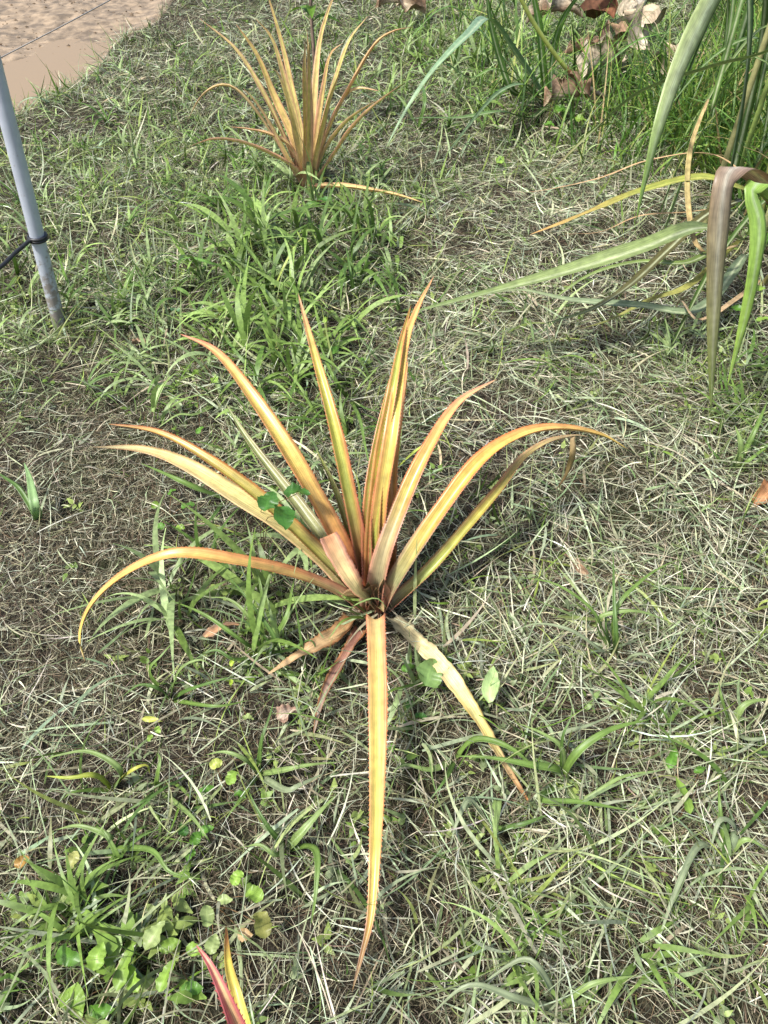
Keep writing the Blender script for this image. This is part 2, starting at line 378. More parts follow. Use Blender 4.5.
def green_map(x, y):
    g = .20 + .35 * (vnoise(x, y, .35, 2) - .4) + .3 * (vnoise(x, y, .12, 3) - .5)
    g += .9 * spot(x, y, 290, 270, .38, 2.2) + .5 * spot(x, y, 215, 260, .3, 1.6) + .55 * spot(x, y, 120, 230, .9, 1.2) + .35 * spot(x, y, 100, 110, 1.3, 1)
    g += .5 * spot(x, y, 430, 60, .9, 1.5) + .9 * spot(x, y, 640, 60, 1.2, 1.2) + .6 * spot(x, y, 250, 640, .16, 1) + .5 * spot(x, y, 60, 330, .22, 1)
    g += .22 * spot(x, y, 130, 880, .30, 1) + .16 * spot(x, y, 430, 900, .3, .8) + .1 * spot(x, y, 680, 850, .3, 1) + .8 * spot(x, y, 760, 420, .2, 1.5)
    g -= .3 * spot(x, y, 70, 700, .3, 1) + .45 * spot(x, y, 90, 480, .38, 1) + .4 * spot(x, y, 600, 480, .33, 1) + .3 * spot(x, y, 560, 220, .5, 1)
    return np.clip(g, .02, 1.2)
def straw_map(x, y):   # pale long hay
    g = .35 + .6 * (vnoise(x, y, .3, 0) - .45)
    g += .7 * spot(x, y, 560, 330, .6, 1) + .6 * spot(x, y, 700, 600, .35, 1) + .4 * spot(x, y, 590, 650, .3, 1) + .4 * spot(x, y, 430, 360, .25, 1.3) + .5 * spot(x, y, 540, 900, .2, 1) + .5 * spot(x, y, 600, 200, .5, 1)
    g -= .4 * spot(x, y, 90, 520, .4, 1) + .3 * spot(x, y, 620, 900, .15, 1)
    return np.clip(g, .05, 1.2)
def keep(x, y, edge=.02):
    d = road_d(x, y) + .45 * (vnoise(x, y, .22, 1) - .5) + .25 * (vnoise(x, y, .07, 2) - .5) + .18 * (rng.random(np.shape(x)) - .5)
    return d < edge
def pick(x, y, p):
    k = (rng.random(len(x)) < p) & keep(x, y); return x[k], y[k]
ZONES = [(.15, 1.2, 1.0, 1.0), (1.2, 2.3, .85, 1.05), (2.3, 4.0, .62, 1.2), (4.0, 8.6, .36, 1.45)]
def zone_area(y0, y1):
    yy = (y0 + y1) / 2; return (y1 - y0) * 2 * ((yy * cp + CAMH * sp) * 384 / F + .45)
def jitc(base, n, a=.25, h=.06):
    v = np.exp(rng.normal(0, a, n))[:, None]; return np.clip(np.array(base)[None] * v * (1 + rng.normal(0, h, (n, 3))), 0, .85)
def mixc(cs, ps, n):
    ch = rng.choice(len(cs), n, p=np.array(ps) / sum(ps)); return np.array(cs)[ch]
STR = [S(208, 206, 178, .88), S(186, 182, 150, .86), S(154, 148, 118, .8), S(122, 112, 86, .7), S(176, 184, 148, .88), S(112, 92, 70, .7)]
def layer(name, dens, label, cat, pmap, cs, ps, Lr, Wr, elr, mat, nseg=4, zr=(0, .03), coh=.9, bendr=.7, green_tip=None, widen=True, zones=ZONES, ymax=99, rollr=.7, lift=.004, holes=True):
    A = [[] for _ in range(9)]
    for (y0, y1, dk, wk) in zones:
        if y0 >= ymax: continue
        n = int(zone_area(y0, y1) * dens * dk)
        x, y = area(n, y0, y1)
        hole = np.clip((vnoise(x, y, .11, 0) * .6 + vnoise(x, y, .045, 1) * .4 - .28) * 4.5, .22, 1) if holes else 1
        x, y = pick(x, y, pmap(x, y) * hole); n = len(x)
        if not n: continue
        # locally coherent lay of the mown hay
        az = 2 * np.pi * (vnoise(x, y, .16, 3) * 2.2) * coh + rng.normal(0, .55, n) + (1 - coh) * rng.random(n) * 6.28 + (rng.random(n) < .5) * np.pi
        if coh == 0: az = rng.random(n) * 6.28
        A[0].append(np.stack([x, y, gz(x, y) + zr[0] + (zr[1] - zr[0]) * rng.random(n) ** 1.3], 1)); A[1].append(az)
        A[2].append(elr[0] + (elr[1] - elr[0]) * rng.random(n))
        A[3].append((Lr[0] + (Lr[1] - Lr[0]) * rng.random(n) ** 1.6)); A[4].append((Wr[0] + (Wr[1] - Wr[0]) * rng.random(n) ** 2) * (wk if widen else 1))
        A[5].append(rng.normal(-.25, bendr, n)); A[6].append(rng.normal(0, bendr, n)); A[7].append(rng.normal(0, rollr, n))
        A[8].append(mixc(cs, ps, n) * np.exp(rng.normal(0, .22, n))[:, None] * (1 + rng.normal(0, .05, (n, 3))))
    A = [np.concatenate(a) for a in A]
    c1 = A[8] if green_tip is None else A[8] * green_tip
    return strands(name, *A[:8], A[8], c1, mat, label, cat, nseg, lift)
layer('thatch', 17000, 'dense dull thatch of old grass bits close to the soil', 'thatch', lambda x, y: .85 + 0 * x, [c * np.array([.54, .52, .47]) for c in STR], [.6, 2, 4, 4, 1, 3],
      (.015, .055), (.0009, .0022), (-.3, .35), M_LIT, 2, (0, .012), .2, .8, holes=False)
layer('straw_litter', 14500, 'fine grey brown cut grass litter matted over the soil', 'litter', lambda x, y: .52 + .48 * spot(x, y, 90, 560, .5, 1.2), STR, [1.5, 2, 3, 3.5, .8, 3],
      (.025, .09), (.0009, .0024), (-.35, .5), M_LIT, 3, (0, .022), .5, .8, holes=False)
layer('mown_hay', 5000, 'pale dry hay strands lying in tangled mats on the verge', 'hay', straw_map, STR, [4, 3, 2, 1, 2, .5],
      (.04, .17), (.0010, .0034), (-.2, .5), M_LIT, 5, (.004, .055), .9, .4)
layer('grass_clippings', 1550, 'flat grey green grass clippings matted on the verge', 'clippings', lambda x, y: np.clip(straw_map(x, y) * .75 + .12 + .35 * spot(x, y, 480, 900, .45, 1) - .25 * spot(x, y, 90, 520, .4, 1), 0, 1),
      [S(170, 182, 144, .85), S(150, 166, 118, .82), S(184, 190, 152, .84), S(122, 142, 86, .78), S(190, 180, 146, .85)], [3, 3, 2, 2, 1.5],
      (.05, .19), (.0022, .0078), (-.15, .35), M_GRN, 6, (.006, .05), .85, .35, rollr=.45)
layer('dead_stubble', 1500, 'short upright brown stubble of cut grass stems', 'stubble', lambda x, y: .2 + .8 * (vnoise(x, y, .2, 1) > .55), STR, [1, 2, 3, 2, 1, 1],
      (.03, .09), (.0012, .0028), (.7, 1.5), M_LIT, 3, (0, .01), 0, .5)
GRN = [S(140, 154, 108, .78), S(118, 146, 62, .75), S(150, 168, 88, .8), S(96, 124, 60, .7), S(160, 170, 120, .85), S(84, 110, 46, .7)]
layer('short_grass', 9500, 'short green grass growing through the dry litter', 'grass', lambda x, y: green_map(x, y) * .8, GRN, [3, 3, 3, 2, 2, 1],
      (.018, .07), (.0014, .0036), (.1, 1.35), M_GRN, 4, (0, .015), 0, .8, np.array([1.1, 1.1, .95]), rollr=.6)
layer('long_grass', 1500, 'longer arching green and grey green grass blades over the hay', 'grass', lambda x, y: np.clip(green_map(x, y) * .9 + .22 - .5 * spot(x, y, 90, 520, .5, 1) - .2 * spot(x, y, 100, 130, 1.6, 1), 0, 1), GRN + [S(176, 180, 146, .85), S(150, 164, 130, .8)], [2, 2, 2.5, 1.5, 4, 1, 4, 3],
      (.08, .26), (.002, .0085), (.1, 1.1), M_GRN, 7, (0, .03), 0, .7, np.array([1.1, 1.08, .9]), rollr=.6)
# small leaved ground cover: leaflets in rosettes
def cover():
    P, AZ, EL, LL, WW, CCc = [], [], [], [], [], []
    for (y0, y1, dk, wk) in ZONES:
        n = int(zone_area(y0, y1) * 300 * dk); x, y = area(n, y0, y1); x, y = pick(x, y, np.clip(green_map(x, y), 0, 1))
        for xx, yy in zip(x, y):
            k = rng.integers(4, 9); c = np.array(GRN[rng.integers(0, 3)]) * 1.05 * math.exp(rng.normal(0, .15)); h = .01 + .035 * rng.random(); bl = float(spot(xx, yy, 120, 960, .22, .8)); h += .02 * bl
            for j in range(k):
                P.append((xx + rng.normal(0, .008), yy + rng.normal(0, .008), float(gz(xx, yy)) + h * rng.random() + .004)); AZ.append(j * 2.4 + rng.normal(0, .3)); EL.append(rng.normal(.35, .35))
                l = (.01 + .016 * rng.random()) * (1 + 1.0 * bl); LL.append(l); WW.append(l * .52 * wk); CCc.append(c)
    P = np.array(P); n = len(P); cc = np.array(CCc)
    strands('ground_cover', P, np.array(AZ), np.array(EL), np.array(LL), np.array(WW), rng.normal(-.6, .3, n), np.zeros(n), rng.normal(0, .2, n), cc, cc * 1.08, M_GRN,
            'tiny leaved green ground cover among the grass', 'ground cover', 4, .003)
cover()
pbx = Z(372, 603)
def lush():
    P, AZ, EL, LL, WW, CCc = [], [], [], [], [], []
    GG = [S(126,154,72,.8), S(146,172,92,.85), S(104,136,60,.75), S(156,176,116,.85)]
    for (y0, y1, dk, wk) in ZONES:
        n = int(zone_area(y0, y1) * 95 * (dk * .6 + .4)); x, y = area(n, y0, y1)
        m_ = np.clip(np.clip(green_map(x, y) - .26, 0, 1) ** 1.2 * 1.3, 0, 1) + .85 * spot(x, y, 275, 270, .42, 2.6) + .4 * spot(x, y, 250, 620, .2, 1); x, y = pick(x, y, m_ * (np.hypot(x - pbx[0], y - pbx[1] + .03) > .13))
        for xx, yy in zip(x, y):
            k = rng.integers(4, 10); c = GG[rng.integers(0, 4)] * math.exp(rng.normal(0, .12)); lu = float(spot(xx, yy, 280, 275, .4, 2.2) + spot(xx, yy, 250, 620, .25, 1) + .8 * spot(xx, yy, 520, 70, .7, 1)); sz = (.6 + .6 * rng.random()) * (1 + 1.0 * lu)
            for j in range(k):
                h = .05 * rng.random() * sz
                P.append((xx + rng.normal(0, .012), yy + rng.normal(0, .012), float(gz(xx, yy)) + h)); AZ.append(rng.random() * 6.28); EL.append(rng.normal(.85, .35))
                LL.append((.07 + .11 * rng.random()) * sz); WW.append((.005 + .007 * rng.random()) * sz * (wk ** .3)); CCc.append(c * math.exp(rng.normal(0, .1)))
    P = np.array(P); n = len(P); cc = np.array(CCc)
    strands('leafy_grass', P, np.array(AZ), np.array(EL), np.array(LL), np.array(WW), rng.normal(-1.3, .5, n), rng.normal(0, .4, n), rng.normal(0, .3, n), cc, cc * 1.1, M_GRN,
            'fresh broad bladed green grass sprouting in clumps', 'grass', 9)
lush()
# tall lush grass at the top right
def tall():
    n = 26000; c = Z(690, 60)
    x = .4 + 3.6 * rng.random(n); y = 2.7 + 3.6 * rng.random(n)
    k = (y > 2.7) & ((x - 1.05) + .55 * (y - 3.6) + .5 * (vnoise(y, x, .3, 1) - .5) > 0) & (x > .45) & ((y > 3.45) | (x > 1.45)); dc = Z(622, 40); k &= np.hypot((x - dc[0]) / .75, (y - dc[1] + .25) / .95) > 1; k &= (x > 1.25 + .3 * vnoise(x, y, .3, 2)) | (rng.random(n) < .4); x, y = x[k], y[k]; n = len(x)
    dens = np.clip((x - .7) / 1.0, .2, 1); kk = rng.random(n) < dens; x, y = x[kk], y[kk]; n = len(x)
    c0 = mixc([S(96, 138, 48, .7), S(128, 160, 62, .75), S(70, 104, 40, .7), S(170, 176, 96, .8), S(182, 160, 110, .8)], [4, 3, 3, 1, .6], n) * np.exp(rng.normal(0, .18, n))[:, None]
    strands('tall_grass', np.stack([x, y, gz(x, y)], 1), rng.random(n) * 6.28, 1.0 + .5 * rng.random(n), .18 + .5 * rng.random(n) ** 1.4, .004 + .008 * rng.random(n), rng.normal(-1.1, .6, n), rng.normal(0, .5, n), rng.normal(0, .5, n),
            c0, c0 * 1.1, M_GRN, 'tall lush green grass thicket at the upper right', 'tall grass', 8)
tall()
# ================================================================== PINEAPPLES
def ZL(pts): return [Z(*p) for p in pts]
def YL(pts): return [Y(*p) for p in pts]
pb0 = G(372, 603)
plant = empty('pineapple_plant', pb0, 'large pineapple plant with long arching orange and yellow leaves in the middle of the verge', 'pineapple plant', 'pineapple plants in a row')
PG = lambda *a, **k: grad(*a, **k)
LV = [
 # ctrl (px,py,z), width, centre stops, edge stops, kwargs
 ([(362,610,.03),(335,592,.09),(290,574,.16),(232,561,.21),(175,555,.23),(127,573,.19),(93,603,.11),(80,635,.05),(85,662,.02)], .034,
   [(0,bgr),(.2,S(170,130,80,K)),(.5,oran),(.75,S(226,178,92,K)),(.95,yel),(1,brn)], [(0,pink),(.25,S(190,120,66,K)),(.6,oran),(1,tan)], dict(chan=.2)),
 ([(360,600,.04),(325,562,.12),(282,527,.19),(232,494,.25),(185,465,.29),(142,450,.31),(92,447,.29)], .056,
   [(0,ggrn),(.12,cream),(.35,cream),(.72,cream),(.82,S(220,200,150,K)),(.88,grey),(1,S(130,105,85,K))], [(0,pink),(.25,S(232,200,140,K)),(.5,cream),(.8,S(215,180,120,K)),(.9,brn),(1,dbrn)], dict(chan=.12)),
 ([(357,595,.05),(312,548,.15),(266,505,.23),(212,464,.29),(160,434,.32),(108,424,.31)], .036,
   [(0,ggrn),(.2,olive),(.5,S(150,130,50,K)),(.8,S(190,140,66,K)),(1,brn)], [(0,bgr),(.3,S(190,124,56,K)),(.6,S(198,118,56,K)),(1,S(150,80,50,K))], dict(chan=.3)),
 ([(360,592,.05),(334,535,.19),(297,468,.33),(252,398,.42),(216,353,.46),(180,334,.45)], .044,
   [(0,dred),(.12,red),(.26,oran),(.5,S(230,196,100,K)),(.75,S(230,176,104,K)),(1,S(226,150,124,K))], [(0,dred),(.2,dora),(.45,oran),(.7,S(214,150,90,K)),(1,S(220,130,110,K))], dict(chan=.25)),
 ([(362,598,.04),(326,545,.13),(288,494,.19),(255,450,.24),(238,425,.27),(226,404,.30)], .036,
   [(0,pink),(.2,ggrn),(1,S(130,150,90,K))], [(0,pink),(.3,S(160,160,120,K)),(1,S(140,150,96,K))], dict(chan=.3)),
 ([(374,606,.05),(358,590,.15),(341,563,.20),(327,536,.235)], .044,
   [(0,ggrn),(.4,cream),(.75,S(236,186,150,K)),(1,S(222,150,112,K))], [(0,ggrn),(.5,S(226,160,120,K)),(1,pink)], dict(chan=.1, prof='stub', rag=.12)),
 ([(368,592,.05),(354,520,.21),(337,440,.35),(317,365,.45),(298,293,.53)], .034,
   [(0,dred),(.18,S(120,60,30,K)),(.35,S(146,158,58,K)),(.6,S(196,196,78,K)),(.8,S(206,176,90,K)),(1,pink)], [(0,dred),(.25,red),(.5,dora),(.75,oran),(1,pink)], dict(chan=.3, mid=.6)),
 ([(366,592,.05),(351,538,.15),(334,488,.22),(316,449,.26)], .022,
   [(0,dred),(.3,S(90,70,34,K)),(1,lgrn)], [(0,dred),(.5,S(130,90,46,K)),(1,olive)], dict(chan=.35)),
 ([(376,592,.05),(379,520,.21),(391,440,.36),(404,350,.47),(417,310,.52),(434,276,.56)], .036,
   [(0,S(150,90,80,K)),(.2,S(200,160,80,K)),(.5,S(222,204,100,K)),(.8,S(232,190,116,K)),(1,S(228,160,126,K))], [(0,dred),(.3,dora),(.55,oran),(1,oran)], dict(chan=.25)),
 ([(372,594,.05),(373,530,.19),(381,460,.31),(392,395,.42),(401,345,.48),(411,305,.52)], .032,
   [(0,dred),(.2,S(140,150,56,K)),(.45,S(176,190,72,K)),(.8,lgrn),(1,S(160,120,60,K))], [(0,red),(.3,S(190,140,60,K)),(.6,oran),(1,dora)], dict(chan=.35, mid=.5)),
 ([(369,596,.05),(367,525,.2),(374,460,.3),(385,405,.38),(396,360,.43)], .024,
   [(0,S(150,110,90,K)),(.3,S(140,130,60,K)),(.7,S(150,160,70,K)),(1,lgrn)], [(0,S(160,90,80,K)),(.4,dora),(1,oran)], dict(chan=.3)),
 ([(388,592,.05),(392,530,.18),(393,470,.28),(401,410,.37),(408,360,.43)], .026,
   [(0,dred),(.3,S(205,130,76,K)),(1,S(226,170,110,K))], [(0,dred),(.4,oran),(1,S(226,150,90,K))], dict(chan=.2)),
 ([(376,606,.03),(383,560,.15),(401,510,.23),(426,455,.31),(457,405,.37),(497,379,.39)], .042,
   [(0,pink),(.1,bgr),(.3,S(176,150,120,K)),(.45,S(216,180,96,K)),(.7,S(232,176,110,K)),(1,S(230,190,150,K))], [(0,pink),(.35,S(190,130,100,K)),(.5,dora),(.7,S(222,128,76,K)),(1,pink)], dict(chan=.25)),
 ([(384,610,.03),(404,571,.13),(440,515,.23),(481,462,.31),(521,436,.34),(560,429,.33),(600,435,.29),(629,450,.25)], .040,
   [(0,pink),(.1,ggrn),(.25,S(206,176,84,K)),(.5,S(230,186,84,K)),(.75,S(228,190,120,K)),(.93,S(206,180,80,K)),(1,brn)], [(0,pink),(.2,bgr),(.35,dora),(.6,S(220,130,66,K)),(.8,oran),(1,yel)], dict(chan=.28)),
 ([(390,608,.03),(428,574,.11),(465,532,.17),(498,492,.22),(520,462,.25),(546,443,.26),(574,436,.25),(590,437,.24)], .028,
   [(0,bgr),(.2,lgrn),(.45,S(190,180,76,K)),(.6,dbrn),(.7,S(200,170,120,K)),(1,grey)], [(0,pink),(.3,S(190,160,80,K)),(.55,brn),(.7,tan),(1,tan)], dict(chan=.35)),
 ([(374,624,.02),(376,622,.10),(376,620,.16),(376,622,.185),(377,650,.19),(378,700,.165),(377,780,.13),(375,850,.10),(371,915,.07),(362,955,.05),(352,992,.03)], .039,
   [(0,pink),(.2,S(236,196,140,K)),(.36,S(240,200,120,K)),(.6,S(232,210,110,K)),(.84,S(226,196,96,K)),(.89,S(176,110,60,K)),(.94,brn),(1,S(120,100,70,K))],
   [(0,pink),(.22,S(230,150,110,K)),(.4,S(230,152,96,K)),(.6,S(232,176,110,K)),(.82,S(230,180,110,K)),(.9,brn),(1,dbrn)], dict(chan=.22, mid=.5, n=70)),
 ([(352,618,.03),(336,634,.05),(308,650,.05),(268,674,.03)], .040,
   [(0,brn),(.3,tan),(1,S(190,160,120,K))], [(0,dbrn),(.4,brn),(1,tan)], dict(chan=.2, dry=1)),
 ([(360,630,.02),(347,655,.04),(325,690,.04),(313,738,.02)], .026,
   [(0,S(170,120,100,K)),(.5,S(170,130,110,K)),(1,grey)], [(0,brn),(1,brn)], dict(chan=.4, dry=1)),
 ([(392,618,.03),(412,638,.06),(444,668,.07),(480,722,.05),(505,765,.04),(533,808,.02)], .038,
   [(0,bgr),(.2,cream),(.45,cream),(.7,S(214,200,120,K)),(.85,tan),(1,S(170,110,60,K))], [(0,bgr),(.3,S(220,200,150,K)),(.6,S(176,150,80,K)),(.8,tan),(1,brn)], dict(chan=.2, dry=1)),
]
for i, (pts, W, cs, es, kw) in enumerate(LV):
    kw = dict(kw); mid = kw.pop('mid', .55); dry = kw.pop('dry', 0)
    pts = [(a, b, c + (.022 if (k > 1 and c < .13) else 0)) for k, (a, b, c) in enumerate(pts)]
    o = leaf('leaf', ZL(pts), W, grad(cs, es, mid + .16, 3.2, 0 if dry else .3, seed=i), M_DRY if dry else M_PINE, plant, n=kw.pop('n', 52), teeth=not dry and W > .023,
         thick=.0026, wav=.06 if not dry else .3, seed=i, **{'rag': 0 if not dry else .25, **kw})
    if i == 14: tipstart = ZL(pts)[-3]
    if dry: o['label'] = ['dried brown leaf lying on the ground', 'narrow dried pinkish brown leaf', 'cream and brown dying leaf lying to the lower right'][i - 16]
    if i == 5: o['label'] = 'short snapped pale pink leaf stub'
leaf('leaf', ZL([(574,436,.25),(573,452,.22),(567,474,.18),(556,490,.15)]), .016, grad([(0,tan),(.4,S(130,110,60,K)),(1,dbrn)]), M_DRY, plant, n=22, wav=.4, side=(1,.2,0), seed=5)['label'] = 'withered brown leaf tip hanging down'
for i in range(9):
    a_ = R(75 + i * 24 + 11 * (i % 3)); d_ = np.array([math.cos(a_), math.sin(a_), 0]); hh = .05 + .015 * (i % 4); oo = .015 + .008 * (i % 3)
    leaf('sheath', [pb0 + d_ * .010 + [0, 0, .0], pb0 + d_ * (.02 + oo * .3) + [0, 0, hh * .6], pb0 + d_ * (.02 + oo) + [0, 0, hh], pb0 + d_ * (.03 + oo * 1.7) + [0, 0, hh * 1.35]], .044,
         grad([(0, S(190,170,150,K)), (.4, ggrn), (.8, S(176,170,116,K)), (1, tan)], [(0, pink), (.5, S(200,164,130,K)), (1, tan)], .5, 2, seed=i), M_PINE if i % 3 else M_DRY, plant, n=20, chan=.4, rag=.08 if i % 3 else .5, teeth=True, seed=i, wav=.15)
for i, ad_ in enumerate((238, 262, 284, 306)):
    a_ = R(ad_); d_ = np.array([math.cos(a_), math.sin(a_), 0]); hh = .10 + .02 * (i % 2)
    leaf('sheath', [pb0 + d_ * .02, pb0 + d_ * .028 + [0, 0, hh * .4], pb0 + d_ * .03 + [0, 0, hh * .8], pb0 + d_ * .045 + [0, 0, hh * 1.1]], .046,
         grad([(0, S(200,180,150,K)), (.5, S(176,176,136,K)), (1, S(190,170,120,K))], [(0, pink), (.6, S(206,160,130,K)), (1, tan)], .6, 2, seed=i), M_PINE, plant, n=18, chan=-.35, teeth=True, seed=i, wav=.1)
tube_obj('stem', [pb0 - [0, 0, .03], pb0 + [0, 0, .03], pb0 + [0, .005, .04]], .032, M_DRY, plant, c=S(120, 100, 80, .7), m=12, r2=.022)
# second plant, further back
b2 = G(309, 190); Y2 = float(b2[1])
plant2 = empty('pineapple_plant', b2, 'upright pineapple plant with many pinkish and yellow leaves further back', 'pineapple plant', 'pineapple plants in a row')
pk, yo, br2 = S(230, 182, 152, K), S(226, 208, 128, K), S(196, 162, 118, K)
L2 = [
 ([(304,186,0),(293,168,-.05),(270,154,-.08),(243,143,-.1),(215,139,-.12),(190,146,-.15)], .030, yo, S(220,160,120,K)),
 ([(303,184,0),(280,148,.0),(257,113,.0),(235,89,0),(217,86,-.02),(200,98,-.04),(187,122,-.06)], .022, br2, tan),
 ([(303,183,0),(281,133,.05),(262,92,.1),(236,50,.14),(200,19,.15)], .028, S(176,150,84,K), pk),
 ([(305,182,0),(292,135,.05),(274,96,.1),(257,55,.12),(236,24,.12)], .034, S(222,164,84,K), oran),
 ([(306,182,0),(298,130,.02),(287,88,.04),(273,40,.06),(255,18,.06)], .030, S(170,160,84,K), S(200,150,90,K)),
 ([(307,182,0),(301,130,.1),(293,90,.14),(282,42,.18),(266,-12,.2)], .030, yo, S(216,110,90,K)),
 ([(307,186,-.03),(307,150,-.05),(305,105,-.06),(304,70,-.06),(305,40,-.04)], .040, S(196,164,88,K), S(176,140,80,K)),
 ([(309,184,0),(313,120,.1),(319,50,.2),(327,15,.22),(338,-14,.24)], .034, S(214,160,110,K), pk),
 ([(310,184,-.02),(317,135,-.02),(325,80,.0),(331,54,0),(343,43,0)], .030, S(226,180,120,K), S(220,140,100,K)),
 ([(311,184,0),(324,125,.02),(338,73,.05),(350,40,.08),(368,16,.1)], .028, S(160,156,76,K), S(190,150,84,K)),
 ([(311,187,-.03),(329,130,0),(352,84,.0),(374,46,.0),(392,32,0),(413,27,-.02)], .032, S(196,160,80,K), S(200,140,80,K)),
 ([(312,187,-.02),(334,155,-.05),(353,127,-.08),(376,104,-.1),(404,83,-.1)], .026, S(226,180,110,K), S(220,150,90,K)),
 ([(312,185,0),(325,140,0),(338,108,0),(355,89,0),(380,91,-.02)], .024, S(170,150,70,K), pk),
 ([(312,188,-.08),(338,187,-.20),(365,190,-.27),(396,195,-.32),(424,203,-.36)], .034, yo, S(226,170,100,K)),
 ([(305,184,-.02),(290,160,-.04),(272,125,-.05),(255,100,-.05),(243,88,-.04)], .026, S(150,140,80,K), S(170,130,90,K)),
 ([(308,183,.05),(310,130,.15),(309,80,.2),(307,30,.25)], .028, S(150,150,70,K), S(190,130,80,K)),
]
r2 = np.random.default_rng(5)
for i in range(5):
    a0 = (i - 2) / 2.4; tx = 309 + a0 * 90 + r2.normal(0, 6); ty = 30 + 75 * abs(a0) ** 1.5 + r2.random() * 45; yy_ = r2.normal(.0, .16)
    droop = r2.random() * 14 * abs(a0)
    L2.append(([(309 + a0 * 4, 185, 0), (309 + a0 * 20, 150, yy_ * .4), (309 + a0 * 45, 150 * .45 + ty * .55, yy_ * .8), (309 + a0 * 72, ty + 6, yy_), (tx, ty + droop, yy_)], .026 + .008 * r2.random(),
        [S(210,204,110,K), S(226,190,130,K), S(190,196,104,K), yo][i % 4], [S(236,172,130,K), S(220,196,116,K), pk][i % 3]))
for i, (pts, W, cc, ce) in enumerate(L2):
    C = [Y(a, b, Y2 + c) for a, b, c in pts]
    mid_ = .62 if i % 2 else .45
    leaf('leaf', C, W * 1.08, grad([(0, S(210,170,140,K)), (.3, (cc * .7 + S(240,220,160,K) * .3)), (.85, (cc + yo) / 2), (1, brn)], [(0, pk), (.3, (ce + pk) / 2), (1, (ce + pk) / 2)], mid_ + .1, 2.8, .5, seed=i, lift=.2), M_PINE, plant2,
         n=34, na=5, chan=.25, wav=.12, thick=.003, side=(1, -.25 + .07 * (i % 7), 0) if abs(C[-1][0] - C[0][0]) < .25 else None, seed=40 + i, rollend=.5 * ((i % 3) - 1))
# third plant, only tips reach into the bottom of the frame
b3 = Z(262, 1120); b3[2] = float(gz(b3[0], b3[1]))
plant3 = empty('pineapple_plant', b3, 'pineapple plant with only one red and one yellow leaf tip showing at bottom edge', 'pineapple plant', 'pineapple plants in a row')
leaf('leaf', ZL([(275,1120,.05),(258,1075,.25),(232,1012,.38),(212,968,.42),(196,945,.42)]), .036, grad([(0,pink),(.5,S(226,150,110,K)),(.85,S(226,196,140,K)),(1,pink)], [(0,pink),(.5,S(222,124,120,K)),(1,S(214,120,116,K))], .35), M_PINE, plant3, teeth=True, chan=.3)
leaf('leaf', ZL([(262,1110,.05),(252,1060,.14),(238,1000,.18),(229,965,.18),(226,925,.16)]), .024, grad([(0,lgrn),(.5,pyel),(.8,yel),(.9,brn),(1,dbrn)], [(0,ggrn),(.5,yel),(1,brn)]), M_PINE, plant3, chan=.3)
leaf('leaf', ZL([(285,1120,.05),(320,1090,.15),(350,1060,.2)]), .03, grad([(0,pink),(.5,yel),(1,oran)]), M_PINE, plant3, chan=.3)
leaf('leaf', ZL([(245,1130,.05),(200,1110,.15),(160,1070,.15)]), .03, grad([(0,pink),(.5,oran),(1,oran)]), M_PINE, plant3, chan=.3)
# ================================================================== CANE GRASS
cg = [S(132,158,84,K), S(150,170,120,K), S(120,142,90,K)]
rib = S(214, 220, 176, K)
def cane_c(base, tip=None, edge=None, ribc=None, tipat=.7):
    tip = base if tip is None else tip; edge = base * .92 if edge is None else edge; rc = rib if ribc is None else ribc
    def f(t, u):
        b = base + (tip - base) * np.clip((t - tipat) / (1 - tipat), 0, 1)[..., None]
        k = np.clip(np.abs(u) * 1.4 - .4, 0, 1)[..., None]; e2 = edge + (tip - edge) * np.clip((t - tipat) / (1 - tipat), 0, 1)[..., None]
        c = b * (1 - k) + e2 * k
        r = (np.abs(u) < .13)[..., None] * .85 * np.clip(1.2 - t, 0, 1)[..., None]
        return c * (1 - r) + rc * r
    return f
bA = G(752, 262)
caneA = empty('cane_grass', bA, 'big cane grass clump with broad drooping leaves at the right edge', 'cane grass', 'cane grass clumps')
def stalk(parent, P0, P1, r, c, lean=0):
    C = [P0, (P0 + P1) / 2 + [lean, 0, 0], P1]
    V, Fq, tr = tube(C, r, n=40, m=10, r2=r * .7)
    t = np.repeat(np.linspace(0, 1, 40), 10); cc = np.repeat(np.array(c)[None], len(V), 0)
    nodes = (np.abs((t * 5) % 1 - .5) < .06); cc[:400][nodes] *= .55
    return mk('stalk', V, Fq, M_CANE, parent, cc, np.zeros((len(V), 2)), tris=tr)
stalk(caneA, bA, bA + [.02, .05, 1.5], .013, S(190, 186, 130, K))
stalk(caneA, bA + [.1, -.1, -.02], bA + [.16, -.3, 1.2], .011, S(150, 160, 90, K))
stalk(caneA, bA + [-.05, -.2, -.02], bA + [-.02, -.62, .80], .010, S(168, 160, 100, K))
stalk(caneA, bA + [.05, .1, -.02], bA + [-.3, .1, 1.55], .010, S(160, 164, 96, K), .03)
